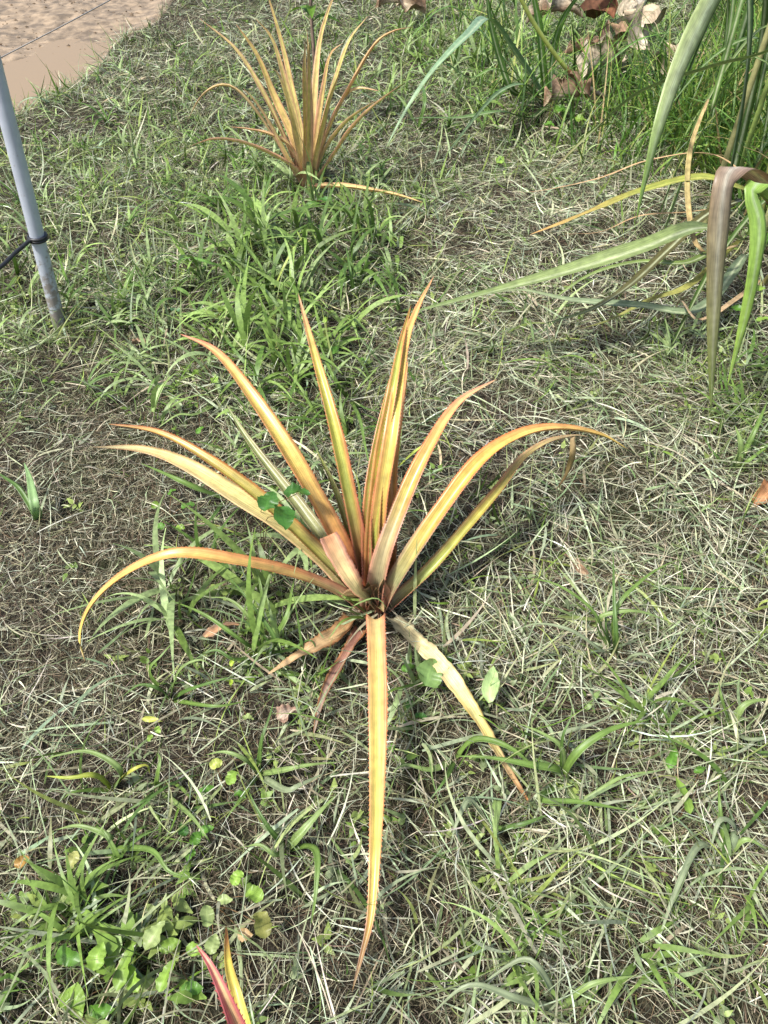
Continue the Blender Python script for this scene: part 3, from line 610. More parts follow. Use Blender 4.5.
CA = [
 ([(790,20,2.5),(752,-48,2.35),(724,-20,2.25),(702,20,2.18),(678,72,2.1),(660,125,2.02),(646,178,1.98),(636,222,1.95)], .058, cane_c(S(190,196,140,K), S(140,176,70,K), S(170,182,110,K)), dict(side=(.9,.5,0),hscale=1), 'broad grey green leaf hanging down from above'),
 ([(790,215,2.0),(768,185,1.85),(745,168,1.72),(728,174,1.65),(721,215,1.62),(716,280,1.6),(713,345,1.58),(711,412,1.57)], .050, cane_c(S(206,164,158,K), S(140,156,76,K), S(176,120,116,K), S(226,216,190,K), .2), dict(side=(1,.15,0)), 'purplish bruised leaf folded over and hanging'),
 ([(810,240,1.9),(785,205,1.76),(762,184,1.69),(752,192,1.66),(759,220,1.64),(758,250,1.62),(748,305,1.6),(727,388,1.58)], .040, cane_c(S(166,196,88,K), S(180,204,96,K)), dict(side=(1,.2,0), wav=.2), 'fresh bright green hanging leaf'),
]
for pts, W, cf, kw, lb in CA:
    leaf('leaf', YL(pts), W, cf, M_CANE, caneA, n=50, prof='cane', chan=.12, thick=.0008, **{'wav': .08, **kw})['label'] = lb
CAz = [
 ([(742,240,.25),(700,228,.36),(640,249,.34),(560,274,.28),(480,295,.22),(405,314,.17)], .050, cane_c(S(142,158,96,K), S(120,140,80,K))),
 ([(745,255,.1),(700,309,.12),(640,306,.12),(570,300,.11),(520,290,.10),(480,296,.08)], .030, cane_c(S(140,156,116,K), S(150,160,110,K))),
 ([(742,200,.3),(706,215,.3),(670,248,.24),(630,285,.18),(590,310,.12),(540,325,.08)], .026, cane_c(S(96,92,50,K), S(110,130,70,K))),
 ([(745,190,.35),(700,178,.35),(640,192,.3),(600,208,.26),(565,222,.2),(529,235,.16)], .034, cane_c(S(150,160,70,K), S(206,160,100,K), S(170,170,80,K), S(206,200,110,K), .45)),
 ([(830,20,.9),(768,52,.8),(710,68,.7),(640,93,.55),(595,130,.4),(558,165,.3),(536,190,.22)], .030, cane_c(S(140,164,100,K), S(130,100,60,K), tipat=.7)),
 ([(770,200,.3),(715,155,.3),(650,160,.25),(600,178,.2),(545,190,.15),(513,193,.1)], .008, grad([(0,tan),(1,S(206,170,130,K))])),
 ([(735,235,.2),(690,262,.2),(640,262,.18),(590,275,.15),(545,305,.08)], .020, cane_c(S(126,146,76,K))),
 ([(737,245,.2),(700,250,.22),(688,205,.3),(690,150,.4),(708,100,.5),(705,112,.5)], .014, grad([(0,tan),(.5,S(176,160,104,K)),(1,tan)])),
 ([(740,240,.15),(690,285,.12),(650,300,.08),(610,320,.05),(576,330,.03)], .018, grad([(0,olive),(1,S(150,150,90,K))])),
 ([(735,205,.3),(690,212,.24),(640,216,.18),(600,232,.10),(560,234,.04)], .008, grad([(0,tan),(1,S(180,150,116,K))])),
 ([(760,280,.05),(735,300,.2),(700,320,.2),(680,300,.12),(672,330,.03)], .012, grad([(0,tan),(1,S(170,146,116,K))])),
]
for i, (pts, W, cf) in enumerate(CAz):
    leaf('leaf', ZL([(a, b, c + .05) for a, b, c in pts]), W * 1.25, cf, M_CANE if i in (0,1,2,3,4,6) else M_DRY, caneA, n=40, prof='cane', chan=.15, thick=.0008, wav=.1, seed=i)
rr3 = np.random.default_rng(9)
for i in range(34):
    bb = bA + [rr3.normal(.25, .28), rr3.normal(.35, .35), 0]; a_ = rr3.random() * 6.28; d_ = np.array([math.cos(a_), math.sin(a_), 0]); h_ = .45 + .6 * rr3.random(); o_ = .12 + .3 * rr3.random()
    if i % 2: bb = bb + [0, 0, .2 + .3 * rr3.random()]
    cI = [S(96,130,58,.8), S(120,156,76,.85), S(140,166,90,.85), S(84,116,52,.8)][i % 4]
    leaf('leaf', [bb, bb + d_ * o_ * .25 + [0, 0, h_ * .6], bb + d_ * o_ * .7 + [0, 0, h_ * .95], bb + d_ * o_ * 1.4 + [0, 0, h_ * .9], bb + d_ * o_ * 2 + [0, 0, h_ * .6]], .016 + .018 * rr3.random(), cane_c(cI), M_CANE, caneA, n=26, na=5, prof='cane', chan=.15, thick=.0008, wav=.15, seed=i)
for i in range(5):
    bb = bA + [-.12 + .16 * i, .25 + .2 * (i % 2), -.02]
    stalk(caneA, bb, bb + [rr3.normal(0, .08), rr3.normal(0, .08), 1.1 + .4 * rr3.random()], .009 + .004 * rr3.random(), S(150, 170, 90, K) if i % 2 else S(180, 176, 120, K))
bB = G(545, 105)
caneB = empty('cane_grass', bB, 'cane grass clump with pale bluish leaves right of the far pineapple', 'cane grass', 'cane grass clumps')
yB = float(bB[1])
def YB(pts): return [Y(a, b, yB + c) for a, b, c in pts]
CB = [
 ([(548,104,0),(520,60,-.1),(490,20,-.3),(468,35,-.7),(432,72,-.9),(405,112,-1.0),(385,150,-1.1)], .026, cane_c(S(140,170,130,K), S(150,180,130,K))),
 ([(548,106,0),(530,118,-.3),(500,112,-.5),(460,118,-.6),(420,118,-.65),(398,122,-.7)], .018, cane_c(S(110,140,80,K))),
 ([(540,100,0),(525,85,-.3),(500,92,-.6),(475,118,-.75),(440,163,-.9)], .016, cane_c(S(120,150,96,K))),
 ([(530,95,0),(512,90,-.1),(500,60,-.1),(490,20,-.1),(485,-25,-.1)], .018, cane_c(S(84,120,50,K))),
 ([(546,100,0),(542,60,0),(538,20,0),(528,-30,0)], .022, cane_c(S(90,130,48,K))),
 ([(552,104,0),(552,60,.1),(562,20,.1),(590,-20,.1)], .02, cane_c(S(100,140,58,K))),
 ([(545,104,0),(500,70,-.2),(470,78,-.3),(440,60,-.3),(410,70,-.4)], .012, cane_c(S(110,146,66,K))),
 ([(555,104,0),(600,70,-.1),(640,40,-.1),(690,30,-.2)], .016, cane_c(S(100,140,58,K))),
 ([(540,104,0),(470,20,.0),(440,10,.0),(400,50,-.1)], .014, cane_c(S(110,150,70,K))),
]
for i, (pts, W, cf) in enumerate(CB):
    leaf('leaf', YB(pts), W * 1.9, cf, M_CANE, caneB, n=36, prof='cane', chan=.15, thick=.0008, wav=.1, seed=i, side=(1, .3, 0) if i in (3, 4, 5) else None)
s_ = YB([(612,100,-.05),(592,90,-.08),(566,68,-.1),(535,25,-.12),(512,-20,-.14)])
V, Fq, tr = tube(s_, .013, n=40, m=10, r2=.010)
cc = np.repeat(S(176, 186, 96, K)[None], len(V), 0); t_ = np.repeat(np.linspace(0, 1, 40), 10)
cc[:400][np.abs(t_ - .38) < .03] = S(150, 110, 70, K); cc[:400][t_ < .3] = S(130, 120, 110, K)
mk('stalk', V, Fq, M_CANE, caneB, cc, np.zeros((len(V), 2)), tris=tr)
# sapling behind the far pineapple
bS = G(314, 130)
sap = empty('sapling', bS, 'thin dark stemmed sapling rising behind the far pineapple', 'sapling')
top = Y(309, -80, float(bS[1]) + .05)
tube_obj('stem', [bS, Y(314, 58, float(bS[1])), Y(311, 10, float(bS[1]) + .02), top], .010, M_DRY, sap, c=S(150, 128, 112, .8), m=8, r2=.006)
for i in range(16):
    t = .55 + .45 * i / 15; p = bS + (top - bS) * t; a_ = i * 2.4
    d = np.array([math.cos(a_), math.sin(a_), .1])
    leaf('leaf', [p, p + d * .05 + [0, 0, .02], p + d * .11 + [0, 0, .0], p + d * .15 - [0, 0, .02]], .045, grad([(0,S(96,130,40,.8)),(1,S(110,150,50,.8))]), M_WEED, sap, n=12, na=5, prof='ovate', chan=.2, sheet=True, seed=i)
# ================================================================== POLE, CABLE, WIRE
p0 = G(61, 330, -.0); y0 = float(p0[1])
pA = p0; pB = Y(-2, 82, y0 - .02); d = pB - pA
pole = empty('metal_pole', pA, 'smooth grey metal pole standing in the grass at the left edge', 'pole')
pm = simple('galvanised_pole', S(196, 202, 210, .85), .38, .25, 25, .06)
Lp = np.linalg.norm(d); u_ = d / Lp
nt = pm.node_tree; N = nt.nodes.new; L = nt.links.new
pbn = [q_ for q_ in nt.nodes if q_.type == 'BSDF_PRINCIPLED'][0]; old = pbn.inputs['Base Color'].links[0].from_socket
geo = N('ShaderNodeNewGeometry'); sx = N('ShaderNodeSeparateXYZ'); L(geo.outputs['Position'], sx.inputs[0])
nn = N('ShaderNodeTexNoise'); nn.inputs['Scale'].default_value = 40; nn.inputs['Detail'].default_value = 8; nn.inputs['Roughness'].default_value = .7; L(geo.outputs['Position'], nn.inputs[0])
m1 = N('ShaderNodeMapRange'); m1.inputs[1].default_value = .0; m1.inputs[2].default_value = .38; m1.inputs[3].default_value = .30; m1.inputs[4].default_value = -.02; L(sx.outputs[2], m1.inputs[0])
ad = N('ShaderNodeMath'); L(nn.outputs[0], ad.inputs[0]); L(m1.outputs[0], ad.inputs[1])
m2 = N('ShaderNodeMapRange'); m2.inputs[1].default_value = .60; m2.inputs[2].default_value = .72; m2.inputs[4].default_value = .75; L(ad.outputs[0], m2.inputs[0])
mxx = N('ShaderNodeMix'); mxx.data_type = 'RGBA'; L(m2.outputs[0], mxx.inputs[0]); L(old, mxx.inputs[6]); mxx.inputs[7].default_value = (.20, .15, .10, 1); L(mxx.outputs[2], pbn.inputs['Base Color'])
tube_obj('tube', [pA - u_ * .08, pA + u_ * .4, pA + u_ * 1.0, pA + u_ * 1.75], .0225, pm, pole, n=30, m=28)
blk = simple('black_rubber', (.012, .012, .013), .45, 0, 40, .3)
ct = Y(36, 237, y0 - .01); tt_ = ((ct - pA) @ u_); cpt = pA + u_ * tt_
tube_obj('collar', [pA + u_ * 1.745, pA + u_ * 1.77], .0235, simple('pole_cap', (.05, .05, .05), .5), pole, n=4, m=28)
# tie: ring wound on the pole + cable leaving left
A_ = norm(np.cross(u_, [0, 1, 0])); B_ = np.cross(u_, A_)
rc = []
for k in range(46):
    an = k / 45 * 4 * np.pi; rc.append(cpt + .0265 * (A_ * math.cos(an) + B_ * math.sin(an)) + u_ * (-.008 + .016 * k / 45))
tie = empty('black_cable', cpt, 'black cable tied round the grey pole and leading off to the left', 'cable')
tube_obj('knot', rc, .0052, blk, tie, n=90, m=8)
tube_obj('cord', [cpt - [.022, .028, .004], Y(28, 242, y0 - .06), Y(14, 254, y0 - .12), Y(-4, 270, y0 - .2), Y(-60, 300, y0 - .4), Y(-160, 320, y0 - .6)], .0062, blk, tie, n=40, m=10)
wpts = [Y(-200, 165, 3.9), Y(-60, 90, 4.2), Y(0, 58, 4.4), Y(60, 27, 4.55), Y(114, -2, 4.7), Y(240, -70, 5.1)]
wr = tube_obj('fence_wire', wpts, .0030, simple('grey_wire', (.18, .17, .16), .5, .6), None, n=60, m=6)
tag(wr, 'thin grey wire strung across the mud track at upper left', 'wire')
# ================================================================== DEAD BROAD LEAVES
def dead(px, py, L_, W, az, c, ce, label, z=.03, curl=.08, seed=0, roll=.2, grp='fallen dead leaves'):
    if py < 120: L_ *= 1.3; W *= 1.35; z += .07
    b = G(px, py, z); a_ = R(az); d = np.array([math.cos(a_), math.sin(a_), 0])
    C = [b - d * L_ / 2, b - d * L_ * .2 + [0, 0, curl * .8], b + d * L_ * .2 + [0, 0, curl], b + d * L_ / 2 + [0, 0, curl * .2]]
    o = leaf('dead_leaf', C, W, grad([(0, c), (1, c * .9)], [(0, ce), (1, ce)], .5), M_DRY, None, n=24, na=9, prof='ovate', chan=.7 if L_ > .15 else .4, roll=roll, wav=.8 if L_ > .15 else .4, rag=.2, seed=seed, thick=.001)
    return tag(o, label, 'dead leaf', grp)
tn1, tn2, wh = S(208, 188, 158, .92), S(166, 134, 106, .92), S(228, 214, 190, .92)
dead(768, 497, .12, .05, 40, S(186,138,96,K), S(140,96,60,K), 'light brown curled dead leaf at the right edge of the photo', .02, .03, 1)
dead(612, 8, .45, .16, 80, S(132,88,62,K), S(100,66,46,K), 'large dark brown dead leaf standing in the tall grass', .12, .1, 2, .9)
dead(648, 12, .34, .15, 60, wh, tn1, 'large pale cream dead leaf beside the dark brown one', .14, .1, 3, .8)
dead(638, 42, .26, .12, 100, wh, tn1, 'pale dead leaf just below the large cream one', .1, .06, 4, .5)
dead(612, 52, .30, .10, 60, tn1, tn2, 'tan dead leaf below the dark brown one', .06, .05, 5, .5)
dead(602, 76, .24, .12, 30, wh, tn1, 'pale wide dead leaf lying beside the cane stalk', .04, .05, 6, .2)
dead(570, 105, .22, .09, 10, tn1, tn2, 'tan dead leaf under the lower end of the cane stalk', .03, .04, 7, .1)
dead(585, 62, .2, .08, 150, S(190,146,110,K), tn2, 'small orange brown dead leaf just above the cane stalk', .05, .05, 8, .4)
dead(425, 4, .34, .13, 20, wh, tn1, 'pale dead leaf at the top edge right of the sapling', .05, .05, 9, .2)
dead(400, 12, .28, .1, 160, tn1, tn2, 'tan dead leaf touching the sapling side of the pale one', .05, .05, 10, .2)
dead(555, 22, .3, .08, 10, tn2, tn1, 'narrow brown dead leaf near the top of the cane stalk', .06, .06, 11, .3)
dead(668, 70, .2, .08, 70, wh, tn1, 'small cream dead leaf deep in the tall grass', .1, .05, 12, .5)
dead(288, 716, .045, .035, 20, S(190,170,150,K), S(160,130,110,K), 'small round beige dead leaf below the pineapple base', .02, .008, 13, .1)
dead(575, 567, .10, .02, 120, S(176,150,120,K), tn2, 'narrow woody scrap lying in the hay right of the big pineapple', .02, .01, 14, .1)
dead(222, 632, .09, .022, 25, S(206,160,120,K), tn2, 'small tan dead leaf strip left of the big pineapple base', .03, .012, 15, .1)
dead(140, 345, .05, .03, 0, tn1, tn2, 'tiny tan dead leaf below the grey pole foot', .015, .01, 16, .1)
# ================================================================== WEEDS
wg1, wg2, wg3, wg4 = S(126,156,74,.8), S(150,174,100,.8), S(104,136,64,.8), S(154,166,126,.85)
def blade_c(c): 
    return cane_c(c, c * 1.05, c * .95, c * 1.35, .6)
def tuft(px, py, blades, label, stems=(), grp='grass weeds'):
    b = G(px, py); t = empty('grass_weed', b, label, 'grass weed', grp)
    for i, (pts, W, c) in enumerate(blades):
        leaf('blade', [b + (0, 0, .0) if p == 0 else Z(p[0], p[1], p[2] + .02) for p in pts], W * 1.0, blade_c(c), M_WEED, t, n=24, na=5, prof='blade', chan=.2, thick=.0006, wav=.12, seed=i + px)
    for pts in stems:
        tube_obj('stem', [b if p == 0 else Z(*p) for p in pts], .0016, M_WEED, t, c=S(110, 120, 60, .8), n=14, m=6, r2=.001)
    return t
tuft(614, 655, [([0,(616,640,.1),(614,600,.16),(613,548,.2)], .011, wg3), ([0,(600,625,.12),(588,606,.15),(555,584,.17),(517,577,.14)], .011, wg1),
  ([0,(616,610,.12),(640,582,.15),(662,567,.15),(682,558,.14)], .010, wg1), ([0,(597,622,.1),(620,612,.13),(645,613,.13),(683,628,.09)], .012, wg2),
  ([0,(600,650,.06),(570,630,.1),(535,624,.08),(505,636,.03)], .010, wg4), ([0,(622,664,.03),(634,655,.07),(650,657,.07),(674,675,.02)], .010, wg4),
  ([0,(606,630,.08),(606,600,.12),(604,590,.13)], .007, wg3)], 'upright fresh grass weed right of the big pineapple with thin arching blades', [[0,(616,625,.1),(615,590,.16)]])
tuft(562, 782, [([0,(572,760,.08),(590,742,.11),(615,728,.12),(652,719,.11)], .016, wg1), ([0,(558,770,.06),(530,765,.09),(490,758,.09),(455,756,.07)], .015, wg1),
  ([0,(562,750,.08),(545,735,.1),(515,722,.09)], .012, wg2), ([0,(540,800,.05),(580,802,.06),(632,811,.04)], .013, wg1),
  ([0,(575,750,.05),(560,735,.06),(590,725,.07),(612,715,.06)], .012, wg4), ([0,(582,800,.03),(620,778,.06),(660,770,.05)], .010, wg2),
  ([0,(562,740,.1),(570,720,.13),(573,705,.14)], .008, wg3)], 'wide bright grass weed right of the fallen cream pineapple leaf', [[0,(567,750,.08),(572,730,.12)]])
tuft(170, 700, [([0,(190,690,.04),(220,680,.07),(238,676,.06)], .012, wg3), ([0,(160,690,.05),(140,685,.06),(122,697,.04)], .012, wg3), ([0,(180,670,.06),(200,660,.08),(215,668,.07)], .010, wg2),
  ([0,(150,672,.06),(162,655,.09),(175,640,.1)], .009, wg1), ([0,(200,705,.03),(222,706,.04),(250,700,.02)], .010, wg1)], 'dark green grass weed below the tip of the drooping left leaf')
tuft(262, 655, [([0,(250,620,.08),(230,600,.1),(205,597,.09)], .012, wg2), ([0,(240,640,.07),(205,615,.1),(170,600,.08)], .011, wg1), ([0,(262,600,.1),(258,575,.13),(250,560,.14)], .010, wg1),
  ([0,(285,620,.08),(292,590,.1),(296,570,.11)], .011, wg1), ([0,(235,660,.04),(215,650,.05),(190,662,.03)], .010, wg3), ([0,(290,650,.05),(310,640,.06),(318,655,.04)], .009, wg3),
  ([0,(275,640,.06),(245,596,.12),(226,574,.12)], .010, wg3)], 'bushy grass weed under the left side of the big pineapple')
tuft(258, 775, [([0,(245,760,.04),(225,752,.05),(205,755,.03)], .010, wg2), ([0,(285,770,.04),(310,765,.05),(340,762,.04)], .012, wg2), ([0,(262,740,.06),(270,715,.08),(274,700,.08)], .009, wg3),
  ([0,(285,790,.04),(300,785,.05),(327,772,.03)], .014, wg4), ([0,(240,800,.03),(225,820,.03)], .010, wg1)], 'grass weed left of the leaf that points at the camera')
tuft(288, 850, [([0,(300,835,.05),(320,812,.07),(337,794,.07)], .017, wg2), ([0,(315,850,.06),(316,890,.06),(311,925,.03)], .014, wg1), ([0,(270,830,.05),(255,805,.07),(248,790,.07)], .010, wg3), ([0,(275,855,.04),(260,845,.05),(240,848,.03)], .010, wg2)], 'broad bladed grass weed near the tip of the leaf that points at the camera')
tuft(112, 790, [([0,(95,776,.05),(70,778,.06),(45,776,.05)], .013, S(170,180,76,K)), ([0,(120,770,.06),(90,752,.08),(60,755,.07),(44,760,.05)], .012, wg2), ([0,(130,772,.05),(146,765,.05),(150,775,.03)], .012, S(180,180,80,K)), ([0,(75,792,.03),(62,800,.02)], .010, wg1)], 'yellowish flat grass weed in the lower left')
tuft(158, 790, [([0,(158,775,.05),(160,760,.07),(157,752,.07)], .014, wg1), ([0,(190,815,.04),(205,835,.05),(212,845,.02)], .010, wg2), ([0,(145,800,.03),(125,812,.02)], .010, wg3)], 'stubby grass weed between the yellowish one and the round leaved weed')
tuft(105, 850, [([0,(110,838,.03),(80,826,.04),(55,830,.02)], .012, wg2), ([0,(118,858,.03),(105,833,.06),(96,826,.05)], .014, wg1), ([0,(150,850,.05),(170,872,.06),(205,880,.05)], .012, wg1)], 'pale grass weed above the broad leaved patch at lower left')
tuft(38, 520, [([0,(35,505,.05),(30,480,.07),(24,462,.07)], .024, S(140,170,110,K)), ([0,(20,490,.03),(5,478,.04),(-8,470,.03)], .014, wg3), ([0,(48,490,.03),(52,480,.04)], .008, wg4)], 'single broad pale blade weed at the left edge')
tuft(230, 265, [([0,(215,245,.1),(195,235,.13),(175,232,.12)], .026, wg1), ([0,(215,265,.06),(190,258,.08),(170,265,.06)], .028, S(110,150,70,K)), ([0,(240,240,.1),(245,215,.14),(243,195,.15)], .016, wg1), ([0,(262,262,.06),(290,255,.07)], .014, wg2)], 'broad bladed grass weed between the grey pole and the far pineapple')
tuft(270, 300, [([0,(262,270,.1),(240,240,.14),(215,228,.14)], .014, wg1), ([0,(275,265,.1),(272,235,.14),(262,215,.15)], .012, wg1), ([0,(290,280,.08),(315,270,.1),(335,285,.06)], .014, wg2), ([0,(255,300,.06),(230,292,.08),(205,305,.04)], .014, wg1), ([0,(285,265,.12),(300,240,.15),(318,235,.14)], .010, S(176,190,100,K))], 'bushy grass weed left of the tallest thin pineapple leaf')
tuft(315, 245, [([0,(308,215,.1),(298,190,.13)], .016, wg1), ([0,(325,220,.1),(338,200,.12)], .014, wg2), ([0,(295,240,.08),(275,228,.1),(255,240,.06)], .014, wg1), ([0,(340,240,.06),(365,243,.06)], .014, wg3)], 'grass weed growing at the foot of the far pineapple')
tuft(355, 300, [([0,(365,280,.08),(385,272,.08),(400,285,.04)], .013, wg2), ([0,(350,270,.1),(346,245,.12)], .012, wg3), ([0,(335,290,.06),(318,292,.06)], .012, wg1)], 'grass weed between the two tallest leaves of the big pineapple')
tuft(350, 400, [([0,(362,385,.06),(380,365,.08)], .012, wg2), ([0,(335,380,.08),(322,350,.1),(318,335,.1)], .012, wg1), ([0,(370,410,.05),(398,412,.04)], .012, wg3), ([0,(360,420,.08),(366,450,.08),(376,490,.03)], .012, wg1)], 'grass weed behind the upright centre leaves of the big pineapple')
tuft(225, 500, [([0,(195,488,.05),(165,474,.07),(140,463,.07)], .018, wg1), ([0,(240,490,.06),(265,495,.06)], .010, wg2), ([0,(205,525,.04),(185,520,.04)], .010, wg3)], 'grass weed half hidden below the cream pineapple leaf')
tuft(215, 405, [([0,(230,385,.06),(250,375,.07),(268,380,.05)], .020, wg1), ([0,(195,415,.05),(178,415,.05),(158,428,.02)], .018, wg2), ([0,(205,390,.05),(190,382,.06)], .010, wg3)], 'grass weed below the curved tip of the highest left leaf')
tuft(372, 618, [([0,(350,600,.08),(335,590,.1)], .009, wg1), ([0,(350,610,.12),(375,598,.15),(388,610,.12)], .010, wg2), ([0,(345,620,.06),(328,640,.04)], .010, wg1)], 'small fresh grass weed right at the base of the big pineapple')
tuft(395, 470, [([0,(420,448,.06),(440,440,.06),(455,448,.04)], .010, S(176,190,90,K)), ([0,(400,440,.08),(402,420,.09)], .010, wg2), ([0,(375,462,.06),(352,468,.06)], .010, wg4)], 'grass weed behind the rightmost upright leaf')
tuft(455, 470 + 290, [([0,(430,770,.03),(405,765,.04),(390,775,.02)], .012, wg2), ([0,(475,740,.05),(510,748,.06),(545,778,.03)], .014, wg1), ([0,(445,780,.06),(430,800,.05)], .010, wg3)], 'grass weed just left of the fallen cream pineapple leaf')
tuft(490, 830, [([0,(470,800,.05),(458,820,.05),(450,845,.03)], .012, wg4), ([0,(498,800,.05),(495,840,.05),(500,865,.03)], .013, wg2), ([0,(520,825,.04),(555,812,.04)], .010, wg3)], 'grey green grass weed below the fallen cream pineapple leaf')
tuft(560, 1010, [([0,(520,1000,.06),(470,985,.08),(430,1015,.04)], .012, wg4), ([0,(540,970,.08),(520,960,.08),(480,985,.04)], .012, wg4), ([0,(590,985,.06),(640,975,.06)], .010, wg2)], 'grey green grass weed at the bottom edge near the middle')
tuft(725, 860, [([0,(700,845,.05),(680,880,.06),(655,950,.03)], .012, wg4), ([0,(735,830,.06),(720,820,.08),(710,850,.05)], .014, wg4), ([0,(745,840,.05),(768,850,.04)], .012, wg2), ([0,(720,810,.06),(718,780,.07)], .010, wg1)], 'grass weed at the right edge in the lower quarter')
tuft(730, 730, [([0,(745,705,.05),(775,698,.05)], .014, wg2), ([0,(750,740,.04),(775,735,.04)], .012, wg4), ([0,(715,715,.06),(700,700,.06),(685,705,.04)], .010, wg2), ([0,(722,700,.07),(718,680,.08)], .010, wg1)], 'grass weed at the right edge below the brown dead leaf')
tuft(735, 470, [([0,(740,445,.08),(735,425,.1)], .024, wg2), ([0,(755,430,.1),(768,400,.12)], .014, wg1), ([0,(750,460,.05),(775,440,.07)], .012, wg1), ([0,(715,455,.05),(700,430,.07)], .010, wg3)], 'grass weed under the hanging green cane leaf')
tuft(70, 290, [([0,(85,275,.06),(88,258,.07)], .016, wg1), ([0,(50,280,.08),(40,260,.1)], .014, wg1), ([0,(90,295,.04),(112,288,.03)], .014, wg3), ([0,(100,270,.1),(80,262,.1)], .010, wg1)], 'grass weed close to the foot of the grey pole')
tuft(18, 275, [([0,(10,250,.12),(-5,232,.14)], .018, wg2), ([0,(28,255,.1),(22,235,.12)], .014, wg1), ([0,(5,290,.06),(-12,285,.06)], .014, wg1)], 'grass weed behind the black cable at the left edge')
tuft(418, 130, [([0,(405,105,.1),(392,90,.1)], .02, wg2), ([0,(440,115,.1),(455,112,.1)], .02, wg1), ([0,(425,100,.12),(420,80,.14)], .018, wg3)], 'grass weed between the far pineapple and the cane clump')
def bleaf(px, py, z, L_, W, az, c, prof, parent, name='leaf', tilt=.15, seed=0):
    c = c * (.85 + .3 * ((seed * 37) % 10) / 10); L_ *= .88; W *= .82; tilt += .5 * (((seed * 13) % 7) / 7 - .5)
    b = Z(px, py, z); a_ = R(az); d = np.array([math.cos(a_), math.sin(a_), 0])
    C = [b - d * L_ / 2 - [0, 0, tilt * L_ * .3], b + [0, 0, .06 * L_], b + d * L_ / 2 + [0, 0, tilt * L_ * .2]]
    return leaf(name, C, W, cane_c(c, c, c * .95, c * 1.3, .8), M_WEED, parent, n=18, na=9, prof=prof, chan=.14, sheet=True, wav=.3, rag=.1, seed=seed, roll=.22 * ((seed % 5) - 2))
def broad(base, leaves, label, grp='broad leaved weeds', ovl=None):
    b = G(*base); t = empty('broadleaf_weed', b, label, 'broadleaf weed', grp)
    for i, (px, py, z, L_, W, az, c, prof) in enumerate(leaves):
        e_ = Z(px, py, z - .002)
        tube_obj('stem', [b - [0, 0, .01], b * .6 + e_ * .4 + [0, 0, z * .25], e_ - [0, 0, .002]], .0011, M_WEED, t, c=S(140, 110, 76, .8), n=10, m=5, r2=.0008)
        bleaf(px, py, z, L_, W, az, c, prof, t, seed=i + base[0])
    return t
g1, g2, g3, g4 = S(96,140,50,K), S(140,172,72,K), S(160,176,110,K), S(70,116,44,K)
broad((262, 560), [(269,501,.32,.062,.052,75,g4,'ovate'), (297,493,.32,.066,.050,-10,g4,'ovate'), (284,518,.325,.078,.060,-80,g4,'ovate')], 'dark green three leaflet sprig in front of the orange left leaves')
broad((120, 985), [(70,957,.06,.062,.034,-25,g1,'ovate'), (98,956,.07,.045,.034,80,g2,'ovate'), (75,1003,.05,.06,.045,-50,g2,'heart'), (125,967,.06,.075,.03,80,g2,'ovate'), (133,978,.05,.05,.03,120,g2,'ovate'), (100,1012,.04,.05,.03,10,g1,'ovate')], 'light green broad leaved weed in the bottom left corner')
broad((178, 960), [(155,935,.06,.055,.036,60,g3,'ovate'), (167,975,.06,.055,.030,70,g2,'ovate'), (170,945,.05,.04,.026,20,g2,'ovate'), (195,950,.05,.035,.024,-20,g2,'ovate'), (192,990,.04,.04,.03,10,g1,'ovate')], 'pale veined broad leaved weed left of the red leaf tip')
broad((215, 905), [(207,916,.07,.038,.030,100,g3,'round'), (213,944,.06,.035,.028,80,g3,'ovate'), (237,878,.06,.030,.026,60,g2,'round'), (255,895,.06,.036,.034,-30,g2,'round'), (262,925,.06,.05,.04,-70,S(150,150,80,K),'round'), (245,935,.04,.03,.024,0,tan,'ovate'), (225,900,.05,.03,.02,0,g3,'ovate')], 'round leaved reddish stemmed weed above the red leaf tip')
broad((225, 790), [(216,764,.06,.028,.024,20,S(176,186,90,K),'round'), (232,778,.07,.034,.030,-100,g2,'round'), (205,790,.04,.04,.016,200,g1,'ovate'), (240,795,.03,.03,.018,-30,g1,'ovate')], 'two lobed yellow green round leaved weed at lower left')
broad((195, 845), [(196,838,.05,.030,.024,60,g1,'ovate'), (183,830,.04,.03,.022,120,g4,'ovate'), (207,830,.05,.03,.022,20,g1,'ovate'), (190,855,.03,.028,.02,250,g1,'ovate')], 'small dark leafed weed below the yellow green round leaved one')
broad((72, 880), [(73,860,.05,.034,.028,80,S(170,170,100,K),'round'), (60,900,.04,.03,.026,30,g3,'round'), (75,903,.05,.03,.022,-30,g3,'ovate'), (58,915,.03,.03,.022,90,g3,'ovate'), (22,862,.03,.03,.024,30,S(180,140,70,K),'round')], 'dull olive leaved weed at the left edge of the bottom quarter')
broad((425, 680), [(430,672,.09,.075,.066,70,S(130,160,90,K),'heart'), (408,668,.04,.035,.022,20,g1,'ovate'), (447,662,.04,.035,.03,40,g1,'ovate')], 'heart shaped leaf weed between the front leaf and the fallen cream leaf')
broad((412, 725), [(410,705,.05,.026,.020,60,g4,'ovate'), (421,717,.05,.032,.022,-5,g4,'ovate'), (407,727,.045,.028,.022,-100,g4,'ovate'), (392,748,.04,.022,.016,-80,g1,'ovate')], 'small dark green sprig beside the middle of the front leaf')
broad((487, 705), [(491,684,.10,.095,.040,78,S(166,190,124,K),'ovate')], 'single pale oval leaf right of the fallen cream pineapple leaf')
broad((680, 820), [(683,795,.06,.075,.030,100,g2,'ovate'), (672,758,.05,.05,.026,60,g1,'ovate'), (700,770,.04,.03,.016,20,g1,'ovate')], 'bright long oval leaved weed at the lower right')
